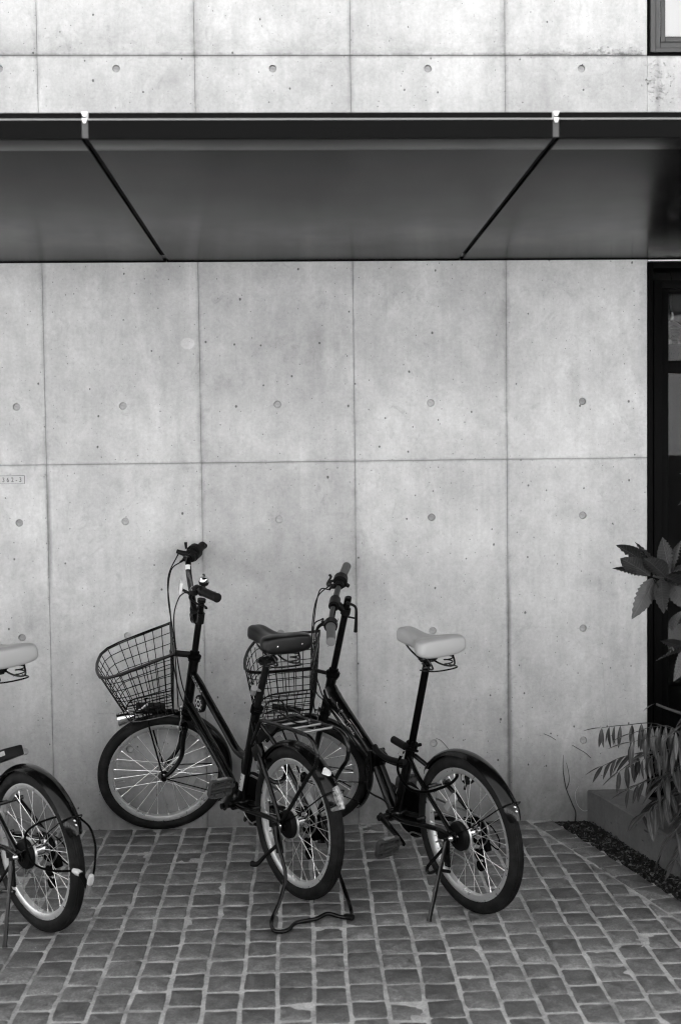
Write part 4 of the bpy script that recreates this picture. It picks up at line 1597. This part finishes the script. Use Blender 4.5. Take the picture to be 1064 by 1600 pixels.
# ---- first bicycle: twin-tube frame, black saddle, rack, basket turned to the left
th = R(123.5)
DA = dict(HB=(.765, .487), ST=(.638, .911), HT=(.700, .697), steer=R(66), rake=.060, BB=(.368, .228), SC=(.250, .585), PC=(.176, .757), SX=.030, SZ=.868, SM=M_VINB,
          TT=[(.715, .645), (.660, .612), (.601, .566), (.470, .470), (.407, .423), (.365, .405), (.312, .400)], DT=[(.758, .520), (.664, .452), (.498, .337), (.378, .232)],
          crank=R(137), ptilt=1.25, bar_h=.39, post_h=.462, refl_f=R(166), refl_r=R(205), PM=M_PEDAL)
A, S, I = bicycle('bicycle', 'black bicycle with black saddle, rear rack and basket turned left against the wall', (.961, -.757, 0.0), th, 0.0, 'twin', DA)
W_, L_s, AX = I['W'], I['L'], I['ax']
# quill clamp and handlebar
hb = empty('handlebar')
hb.parent = A
obj('stem_clamp', MB().cyl(S(0, 0, .37), S(0, 0, .41), .019, 16).cyl(S(.018, -.022, .392), S(.018, .022, .392), .018, 16).cyl(S(.0, 0, .455), S(.0, 0, .466), .016, 16), M_PLAST, A)
bar = []
for y in (-1, 1):
    pass
half = [(.018, .0, .392), (.020, .045, .396), (.030, .085, .450), (.048, .115, .520), (.052, .150, .560), (.040, .185, .572), (.016, .225, .578), (-.018, .275, .584)]
full = [S(a, -y, z) for a, y, z in reversed(half[1:])] + [S(a, y, z) for a, y, z in half]
obj('bar', MB().tube(smooth_path(full, 6), .0112, 14), M_PAINT, hb)
grip(A, hb, S(.026, .205, .575), S(-.020, .282, .585), M_PLAST, .0165)
grip(A, hb, S(.022, -.210, .575), S(-.012, -.285, .585), M_PLAST, .0165)
oL = (S(-.020, .282, .585) - S(.026, .205, .575)).normalized()
oR = (S(-.014, -.282, .585) - S(.026, -.205, .575)).normalized()
fL = oL.cross(AX).normalized()
fL = fL if fL.dot(W_) > 0 else -fL
fR = oR.cross(AX).normalized()
fR = fR if fR.dot(W_) > 0 else -fR
cL = lever(hb, S(.040, .180, .571), oL, (fL - AX * .45).normalized(), AX)
cR = lever(hb, S(.040, -.165, .568), oR, (fR - AX * .45).normalized(), AX)
sh = MB()
c0 = S(.030, -.195, .574)
sh.cyl(c0 - oR * .020, c0 + oR * .022, .026, 20)
sh.cyl(c0 - oR * .012 + AX * .010, c0 + oR * .012 + AX * .010, .028, 16)
sh.box(c0 + fR * .026 - AX * .012, (.035, .026, .026), bev=.005)
sh.tube(smooth_path([c0 + oR * -.01, c0 + fR * .03 + oR * -.02, c0 + fR * .062 + oR * -.025 + AX * .004], 4), [.010, .011, .008], 10)
sh.tube([c0 + fR * .035 + AX * .012, c0 + fR * .040 + AX * .036], [.0045, .0065], 8)
obj('gear_shifter', sh, M_PLAST, hb)
obj('bar_marking', MB().tube([S(.052, -.122, .531), S(.053, -.134, .545)], .0122, 14), M_REFW, hb)
# bell and square reflector
bl = MB()
b0 = S(.020, .165, .592)
bl.cyl(b0 - AX * .020, b0 - AX * .004, .009, 12)
bl.lathe([(.0001, -.006), (.016, -.006), (.0185, .002), (.0185, .006)], b0, tuple(AX), 20)
be = obj('bell', bl, M_PLAST, hb)
obj('bell_dome', MB().lathe([(.0175, .005), (.0175, .013), (.0155, .020), (.010, .0235), (.0001, .0245)], b0, tuple(AX), 22), M_CHROME, be)
obj('bell_striker', MB().tube([b0 - L_s * .055 + AX * .012, b0 - L_s * .02 + AX * .026, b0 + AX * .027], .0022, 6), M_PLAST, be)
rf = MB()
rc = S(.085, .02, .515)
RM = Matrix((W_, L_s, AX)).transposed()
rf.box(rc, (.012, .050, .046), RM, .005)
ro = obj('front_reflector', rf, M_REFW, hb)
obj('reflector_bracket', MB().tube(smooth_path([rc - W_ * .006 - AX * .010, S(.050, .03, .492), S(.036, .088, .462)], 4), .005, 8).cyl(S(.032, .080, .450), S(.034, .092, .462), .016, 12), M_PLAST, hb)
# cables
cable(A, [cR, S(.115, -.13, .52), S(.120, -.05, .44), S(.085, 0, .30), S(.050, .03, .10), S(.038, .028, .03)])
cable(A, [cL, S(.095, .10, .50), S(.098, .04, .40), S(.070, .02, .25), S(.025, .025, .10), V((.66, .018, .50)), V((.55, .018, .42)), V((.40, .02, .30))])
cable(A, [c0 + fR * .062 + AX * -.01, S(.125, -.10, .50), S(.105, -.02, .38), S(.080, .0, .22), S(.035, .026, .08), V((.68, .020, .49)), V((.50, .02, .37)), V((.38, .02, .27))])
# basket with its bracket and stays
basket(A, S, ((.092, .300), (.350, .165), (.060, .035), (.225, -.015), .145, .100))
obj('basket_bracket', MB().tube([S(.012, 0, .238), S(.090, 0, .240)], .012, 8, flat=(1, .35)).cyl(S(.086, -.02, .240), S(.086, .02, .240), .008, 10), M_PLAST, A)
bs = MB()
for y in (-1, 1):
    bs.tube(smooth_path([S(.150, y * .050, .022), S(.152, y * .056, -.01), S(I['rake'], y * .060, -I['s'])], 5), .0034, 8)
obj('basket_stay', bs, M_PAINT, A)
# bullet lamp under the basket
lm = MB()
lc = S(.236, .045, -.018)
ld = (W_ - AX * .38).normalized()
lm.lathe([(.0001, -.040), (.012, -.037), (.021, -.022), (.0245, 0), (.0265, .020), (.0275, .024), (.0255, .025)], lc, tuple(ld), 26)
hl = obj('headlamp', lm, M_CHROME, A)
obj('lens', MB().lathe([(.0001, .026), (.018, .0255), (.0255, .023)], lc, tuple(ld), 22), M_REFW, hl)
obj('lamp_bracket', MB().tube([lc - ld * .01 + AX * .022, S(.185, .005, -.005), S(.150, .0, .022)], .006, 8), M_CHROME, A)
caliper(A, S, -.012, .004)
# rear rack
rk = MB()
for y in (-1, 1):
    rk.tube(smooth_path([(.235, y * .030, .470), (.175, y * .045, .530), (.130, y * .055, .572), (.06, y * .060, .578), (-.10, y * .060, .578), (-.172, y * .060, .572), (-.205, y * .060, .535), (-.200, y * .060, .490), (-.150, y * .062, .435), (-.02, y * .068, .278), (.0, y * .068, .262)], 7), .0068, 10)
rko = obj('rear_rack', rk, M_PAINT, A)
for x in (.085, .005, -.060, -.125):
    obj('rack_rod', MB().tube([(x, -.058, .580), (x, .058, .580)], .0042, 8), M_STEEL if x < .08 else M_PAINT, rko)
obj('rack_plate', MB().box((.10, 0, .571), (.05, .105, .004)), M_PAINT, rko)
obj('spring_clip', MB().tube(smooth_path([(.12, -.035, .60), (.07, -.030, .612), (-.02, -.028, .592), (-.07, 0, .588), (-.02, .028, .592), (.07, .030, .612), (.12, .035, .60)], 6), .0030, 7).tube(smooth_path([(.13, -.05, .585), (.135, -.03, .625), (.13, 0, .635), (.135, .03, .625), (.13, .05, .585)], 5), .0034, 7), M_PAINT, rko)
# rear reflector and white marker on the mudguard
a = R(141)
e = lambda r_, aa: I['RH'] + V((r_ * math.cos(aa), 0, r_ * math.sin(aa)))
fm = fender_mb(I['RH'], R(127), R(134), r=.2745, w_=.020, lift=.010, seg=4)
obj('white_marker', fm, M_REFW, A)
mk = MB()
pr = []
for i in range(9):
    t = i / 8
    aa = R(143 + 15 * t)
    wd = .0135 * math.sin(PI * (.12 + .80 * t)) ** .5
    for (dr, yy) in ((.268, -wd), (.283, -wd * .8), (.288, 0), (.283, wd * .8), (.268, wd)):
        pr.append(e(dr, aa) + V((0, yy, 0)))
fsx = []
for i in range(8):
    for k in range(4):
        q_ = i * 5 + k
        fsx.append((q_, q_ + 1, q_ + 6, q_ + 5))
fsx += [(0, 1, 2, 3, 4), (40, 41, 42, 43, 44)]
obj('tail_reflector', MB().add(pr, fsx), M_TAIL, A)
obj('mudguard_tip', fender_mb(I['RH'], R(153), R(158), r=.2725, w_=.0300, lift=.013, seg=4), M_CHROME, A)
# seat tube reflectors and badge
obj('post_reflector', MB().cyl(V((.222, .030, .650)), V((.196, .040, .672)), .012, 14).tube([V((.215, .0, .655)), V((.212, .028, .66))], .006, 8), M_REFG, A)
st0, st1 = V((.368, 0, .222)), V((.250, 0, .585))
sdv = (st1 - st0).normalized()


def on_tube(p, d, up_side, r, ang, along):
    """point on a tube surface"""
    n1 = V((0, 1, 0))
    n2 = d.cross(n1).normalized()
    return p + d * along + (n1 * math.cos(ang) + n2 * math.sin(ang)) * r


stk = MB()
for i in range(7):
    for z in (.062, .128):
        stk.v.append(tuple(on_tube(st0, sdv, 0, .0172, R(-45 + 15 * i), z)))
for i in range(6):
    stk.f.append((2 * i, 2 * i + 1, 2 * i + 3, 2 * i + 2))
so = obj('frame_sticker', stk, M_DECAL, A)
dots = MB()
for z in (.076, .090, .104, .118):
    dots.lathe([(.0001, 0), (.0028, 0)], on_tube(st0, sdv, 0, .0178, R(-2), z), (0, 1, 0), 8)
obj('sticker_print', dots, M_INK, so)
# pale worn decal on the top tube and round badge between the tubes
t0, t1 = V((.690, 0, .634)), V((.595, 0, .5615))
tdv = (t1 - t0).normalized()
dc = MB()
for i in range(5):
    for z in (.0, .085):
        dc.v.append(tuple(on_tube(t0, tdv, 0, .0156, R(-30 + 20 * i), z)))
for i in range(4):
    dc.f.append((2 * i, 2 * i + 1, 2 * i + 3, 2 * i + 2))
m = mat('worn_print', .3, .5)
_n = NT(m)
_n.col(_n.mapr(_n.noise(_n.tc.outputs['Object'], 150, 2), .48, .53, .02, .30))
obj('tube_decal', dc, m, A)
bc = V((.640, .014, .540))
bg_ = obj('round_badge', MB().lathe([(.0001, .003), (.030, .0025), (.033, 0), (.033, -.012)], bc, (0, 1, 0), 28), M_PLAST, A)
bd = MB().lathe([(.013, .0036), (.019, .0036)], bc, (0, 1, 0), 26).lathe([(.0001, .0036), (.005, .0036)], bc, (0, 1, 0), 12)
for i in range(8):
    aa = i * PI / 4
    d_ = V((math.cos(aa), 0, math.sin(aa)))
    bd.box(bc + d_ * .022 + V((0, .0036, 0)), (.007, .0006, .004), Quaternion((0, 1, 0), -aa))
obj('badge_emblem', bd, M_DECAL, bg_)
# ring lock round the rear wheel, near the seat stays
rl = MB()
cc = V((.150, 0, .412))
dn = V((-.55, 0, -.84)).normalized()
dm = V((0, 1, 0))
pts = [cc + dn * .052 * math.sin(R(t)) * 1.25 + dm * .050 * math.cos(R(t)) for t in range(-60, 245, 15)]
rl.tube(pts, .0085, 8, flat=(1, .8))
rl.box(cc + V((.035, .035, .04)), (.055, .02, .05), Quaternion((0, 1, 0), .5), .006)
rlo = obj('ring_lock', rl, M_PAINT, A)
obj('lock_shackle', MB().tube([cc + dn * .058 * math.sin(R(t)) + dm * .047 * math.cos(R(t)) for t in range(15, 110, 10)], .0048, 8), M_ALU, rlo)
# double stand behind the rear wheel
ds = MB()
ds.tube(smooth_path([(.0, .085, .25), (-.02, .095, .215), (-.07, .105, .16), (-.10, .115, .115), (-.135, .160, .060), (-.160, .205, .022), (-.200, .225, .009), (-.228, .215, .009), (-.226, .185, .009), (-.199, .139, .009), (-.212, .077, .010), (-.205, .025, .012), (-.245, .003, .009), (-.262, -.016, .009), (-.235, -.045, .010), (-.19, -.060, .045), (-.10, -.080, .12), (-.0, -.085, .25)], 6), .0062, 10)
sto = obj('double_stand', ds, M_PAINT, A)
obj('stand_foot', MB().box((-.262, -.014, .010), (.035, .020, .012), Quaternion((0, 0, 1), .5), .003), M_PLAST, sto)
for y in (-1, 1):
    obj('stand_plate', MB().box((-.006, y * .082, .215), (.040, .006, .10), Quaternion((0, 1, 0), .25), .002), M_PAINT, sto)
obj('stand_lever', MB().tube(smooth_path([(-.01, .092, .19), (.03, .110, .150), (.055, .125, .120), (.075, .135, .118)], 5), [.006, .006, .008, .010], 10), M_PLAST, sto)

# ---- second bicycle: single curved tube, pale saddle
def folding(name, label, pos, th, D, full=True):
    root, S, I = bicycle(name, label, pos, th, D['lean'], 'fold', D, 'small wheeled folding bicycles with pale saddles')
    W_, L_s, AX = I['W'], I['L'], I['ax']
    hb = empty('handlebar')
    hb.parent = root
    bh = D['bar_h']
    obj('stem_clamp', MB().cyl(S(0, 0, bh - .035), S(0, 0, bh - .012), .018, 16).tube([S(.0, 0, bh - .022), S(.040, 0, bh)], .014, 10).cyl(S(.045, -.026, bh), S(.045, .026, bh), .020, 16)
        .cyl(S(-.002, 0, D['post_h'] - .03), S(-.002, 0, D['post_h'] + .004), .010, 12).cyl(S(-.002, -.02, D['post_h'] - .012), S(-.002, .02, D['post_h'] - .012), .006, 10), M_PLAST, root)
    obj('quick_release', MB().tube(smooth_path([S(-.006, .018, D['post_h'] - .012), S(-.032, .022, D['post_h'] - .020), S(-.042, .026, D['post_h'] - .06), S(-.050, .030, D['post_h'] - .115)], 5), [.005, .005, .0055, .007], 9)
        .tube([S(-.004, 0, bh - .045), S(-.045, 0, bh - .045)], .0035, 7), M_PLAST, root)
    full_ = [S(.030, -.285, bh + .010), S(.040, -.20, bh + .006), S(.045, -.05, bh), S(.045, .05, bh), S(.040, .20, bh + .006), S(.030, .285, bh + .010)]
    obj('bar', MB().tube(smooth_path(full_, 6), .0112, 14), M_PAINT, hb)
    grip(root, hb, S(.040, .185, bh + .006), S(.029, .288, bh + .010), M_GRIPG, .0165)
    grip(root, hb, S(.040, -.185, bh + .006), S(.029, -.288, bh + .010), M_GRIPG, .0165)
    f_ = (W_ - AX * .35).normalized()
    cL = lever(hb, S(.042, .150, bh + .005), L_s, f_, AX)
    cR = lever(hb, S(.042, -.135, bh + .005), -L_s, f_, AX)
    sh = MB()
    c0 = S(.041, .170, bh + .006)
    obj('bell', MB().cyl(c0 - L_s * .014, c0 + L_s * .014, .024, 18), M_PLAST, hb)
    c1 = S(.041, -.168, bh + .006)
    sh.cyl(c1 - L_s * .018, c1 + L_s * .014, .027, 18)
    sh.box(c1 + W_ * .022 - AX * .015, (.030, .026, .024), bev=.004)
    sh.tube([c1 - W_ * .02 - AX * .01, c1 - W_ * .036 - AX * .016], [.009, .007], 8)
    obj('gear_shifter', sh, M_PLAST, hb)
    obj('shifter_marking', MB().box(S(.020, .165, bh + .024), (.004, .024, .006), Matrix((W_, L_s, AX)).transposed()), M_REFG, hb)
    cable(root, [cR, S(.11, -.12, bh - .03), S(.105, -.04, bh - .13), S(.075, 0, bh - .26), S(.050, .02, .05), S(.035, .02, .0)])
    cable(root, [cL, S(.10, .09, bh - .05), S(.10, .02, bh - .16), S(.062, .01, bh - .30), S(.040, .02, .12), V((D['MT'][1][0] + .03, .02, D['MT'][1][1] - .01)), V((D['MT'][3][0], .024, D['MT'][3][1] - .02))])
    cable(root, [c1 + W_ * .03 - AX * .02, S(.115, -.10, bh - .06), S(.10, -.02, bh - .20), S(.062, .0, bh - .33), S(.045, .022, .09), V((D['MT'][1][0] + .02, .024, D['MT'][1][1] - .02)), V((D['MT'][3][0], .028, D['MT'][3][1] - .03))])
    h = V((D['HG'][0], 0, D['HG'][1]))
    cable(root, [h + V((.012, .03, -.035)), h + V((.0, .045, -.10)), I['bb'] + V((-.005, .052, .055)), I['bb'] + V((-.03, .05, .02))], .0036)
    basket(root, S, ((.080, .262), (.325, .175), (.050, .020), (.250, -.055), .135, .110))
    obj('basket_bracket', MB().tube([S(.012, 0, .170), S(.078, 0, .172)], .012, 8, flat=(1, .35)), M_PLAST, root)
    bs = MB()
    for y in (-1, 1):
        bs.tube(smooth_path([S(.165, y * .050, -.022), S(.160, y * .056, -.05), S(I['rake'], y * .060, -I['s'])], 5), .0032, 8)
    obj('basket_stay', bs, M_PAINT, root)
    caliper(root, S, -.012, .004)
    # kick stand on the left
    ft = V(D['foot'])
    k0 = V((.012, .080, .238))
    ks = MB().tube([k0, k0.lerp(ft, .35), ft.lerp(k0, .04), ft], [.0085, .0070, .0070, .0095], 10, flat=(1, .8))
    ks.tube(smooth_path([k0 + V((.0, .002, -.01)), V((.060, .092, .175)), V((.095, .100, .135)), V((.085, .100, .120)), V((.045, .095, .140)), V((-.01, .090, .150))], 6), .0055, 8)
    ks.box(k0 + V((0, 0, -.035)), (.024, .008, .09), bev=.002)
    obj('kickstand', ks, M_PAINT, root)
    return root, S, I


DC = dict(lean=.05, HB=(.843, .493), ST=(.665, .885), HT=(.777, .640), steer=R(53), rake=.030, BB=(.395, .215), SC=(.289, .476), PC=(.173, .789), SX=.076, SZ=.872, SM=M_VINW,
          MT=[(.800, .590), (.770, .555), (.697, .512), (.597, .445), (.512, .385)], MR=[.032, .036, .027, .024, .023], HG=(.503, .380),
          crank=R(198), ptilt=1.25, bar_h=.468, post_h=.500, refl_r=R(-60), foot=(-.008, .178, .014), ff0=80, PM=M_PEDAL)
Cb, S, I = folding('bicycle', 'black folding bicycle with pale saddle and script lettering, nearest the planter', (1.516, -.907, 0), R(120.5), DC)
ra = obj('round_reflector', MB().lathe([(.0001, .004), (.021, .004), (.024, 0), (.024, -.010), (.0001, -.012)], (.078, -.066, .400), (-.45, .85, .1), 22), M_PLAST, Cb)
obj('reflector_lens', MB().lathe([(.011, .0046), (.019, .0046)], (.078, -.066, .400), (-.45, .85, .1), 22, a0=R(-40), a1=R(210)), M_REFW, ra)
obj('reflector_arm', MB().cyl((.080, -.062, .378), (.085, -.058, .36), .004, 8), M_PLAST, Cb)
# script lettering on the left flank of the main tube
p0, p1 = V((.735, 0, .540)), V((.560, 0, .425))
dv = (p1 - p0).normalized()
nrm = V((0, 1, 0))
sd_ = nrm.cross(dv).normalized()
if sd_.z < 0:
    sd_ = -sd_


def plane(u_, v_):
    v2 = v_ - .012
    return p0 + dv * u_ + sd_ * v2 + nrm * (.0215 * math.sqrt(max(0, 1 - (v2 / .030) ** 2)) + .0006)


st_ = [[(.006, .018), (.002, .030), (.014, .022), (.026, .020)], [(.015, .023), (.013, .010), (.010, .002)], [(.020, .006), (.026, .012), (.022, .013), (.022, .004), (.030, .004)],
       [(.030, .004), (.044, .020), (.048, .026), (.042, .028), (.036, .010), (.042, .003)], [(.046, .012), (.046, .004), (.054, .004), (.055, .012)], [(.055, .012), (.056, .003), (.062, .004)],
       [(.064, .010), (.063, .003), (.070, .008), (.069, .002), (.076, .004)],
       [(.086, .022), (.098, .024), (.112, .026)], [(.099, .024), (.096, .010), (.090, .002)], [(.106, .012), (.105, .003), (.110, .004)],
       [(.114, .003), (.115, .011), (.120, .004), (.122, .011), (.127, .004), (.129, .011), (.134, .003)], [(.138, .006), (.145, .011), (.141, .013), (.139, .004), (.150, .005)]]
stroke_text(Cb, st_, plane, .0011, M_DECAL)
obj('tube_highlight_stripe', MB().tube([plane(.095, .033), plane(.150, .033), plane(.192, .031)], .0014, 4, flat=(1, .3)), M_DECALG, Cb)
obj('head_sticker', MB().tube([V((.775, .0355, .600)), V((.752, .036, .566))], .0022, 4, flat=(1, .3)).tube([V((.752, .036, .566)), V((.742, .036, .566)), V((.738, .036, .572))], .0014, 4, flat=(1, .3)), M_DECALG, Cb)

DL = dict(DC)
DL.update(lean=.05, steer=R(20), foot=(-.058, .160, .014), SX=.060, SZ=.880, crank=R(170), refl_r=None, ph=.42)
Lb, S2, I2 = folding('bicycle', 'black folding bicycle with pale saddle, cut off by the left edge of the view', (.165, -.971, 0), R(133.4), DL)
# its stubby rear reflector bracket behind the seat tube
obj('carrier_block', MB().box((.165, .0, .520), (.14, .07, .034), Quaternion((0, 1, 0), .35), .006), M_PLAST, Lb)
obj('block_reflector', MB().box((.140, .0365, .532), (.105, .004, .014), Quaternion((0, 1, 0), .35), .001), M_SREF, Lb)

# ---- cable locks (separate things hanging on the bicycles)
def to_world(root, p):
    return root.matrix_world @ V(p)


lk = tag(empty('cable_lock'), 'dark cable lock looped through the rear wheel of the bicycle nearest the planter', 'cable lock')
w_ = [to_world(Cb, p) for p in ((.272, .045, .470), (.300, .048, .430), (.305, .050, .395), (.275, .052, .365), (.225, .055, .350), (.150, .052, .360), (.085, .045, .385), (.035, .035, .412), (.045, 0, .425), (.09, -.03, .42))]
obj('cable', MB().tube(smooth_path(w_, 8), .0048, 10), M_STEELBLK, lk)
w_ = [to_world(Cb, p) for p in ((.455, .040, .447), (.430, .046, .436), (.380, .046, .424), (.320, .044, .425), (.275, .040, .430))]
obj('cable_sleeve', MB().tube(smooth_path(w_, 6), .0105, 12), M_PLAST, lk)
obj('lock_body', MB().cyl(to_world(Cb, (.330, .045, .497)), to_world(Cb, (.262, .045, .487)), .013, 16), M_PLAST, lk)
obj('lock_ferrule', MB().cyl(to_world(Cb, (.275, .046, .482)), to_world(Cb, (.285, .047, .455)), .0085, 12), M_ALU, lk)

lk2 = tag(empty('cable_lock'), 'cable lock with pale ends looped through the rear wheel at the left edge', 'cable lock')
w_ = [to_world(Lb, p) for p in ((-.270, .03, .262), (-.215, .075, .262), (-.150, .095, .272), (-.105, .09, .300), (-.085, .08, .345), (-.120, .055, .378), (-.165, .020, .397), (-.174, -.020, .397), (-.202, -.040, .380), (-.262, -.032, .366), (-.300, -.020, .326), (-.320, -.002, .285), (-.345, .022, .262))]
obj('cable', MB().tube(smooth_path(w_, 8), .0034, 10), M_STEELBLK, lk2)
pz = [to_world(Lb, p) for p in ((-.262, .035, .262), (-.292, .03, .258), (-.350, .03, .268), (-.338, .03, .240), (-.330, .03, .222), (-.325, .03, .210), (-.306, .03, .250))]
M_PALE = mat('pale_plastic', .55, .45)
obj('lock_sleeve', MB().tube([pz[0], pz[0].lerp(pz[1], .5), pz[1]], [.0065, .0095, .0085], 12), M_PALE, lk2)
obj('lock_sleeve', MB().tube([pz[2], pz[2].lerp(pz[3], .5), pz[3]], [.0065, .0095, .0085], 12), M_PALE, lk2)
obj('lock_barrel', MB().cyl(pz[3], pz[5], .0088, 16), M_CHROME, lk2)
obj('lock_joint', MB().cyl(pz[1], pz[4], .0075, 14), M_STEELBLK, lk2)
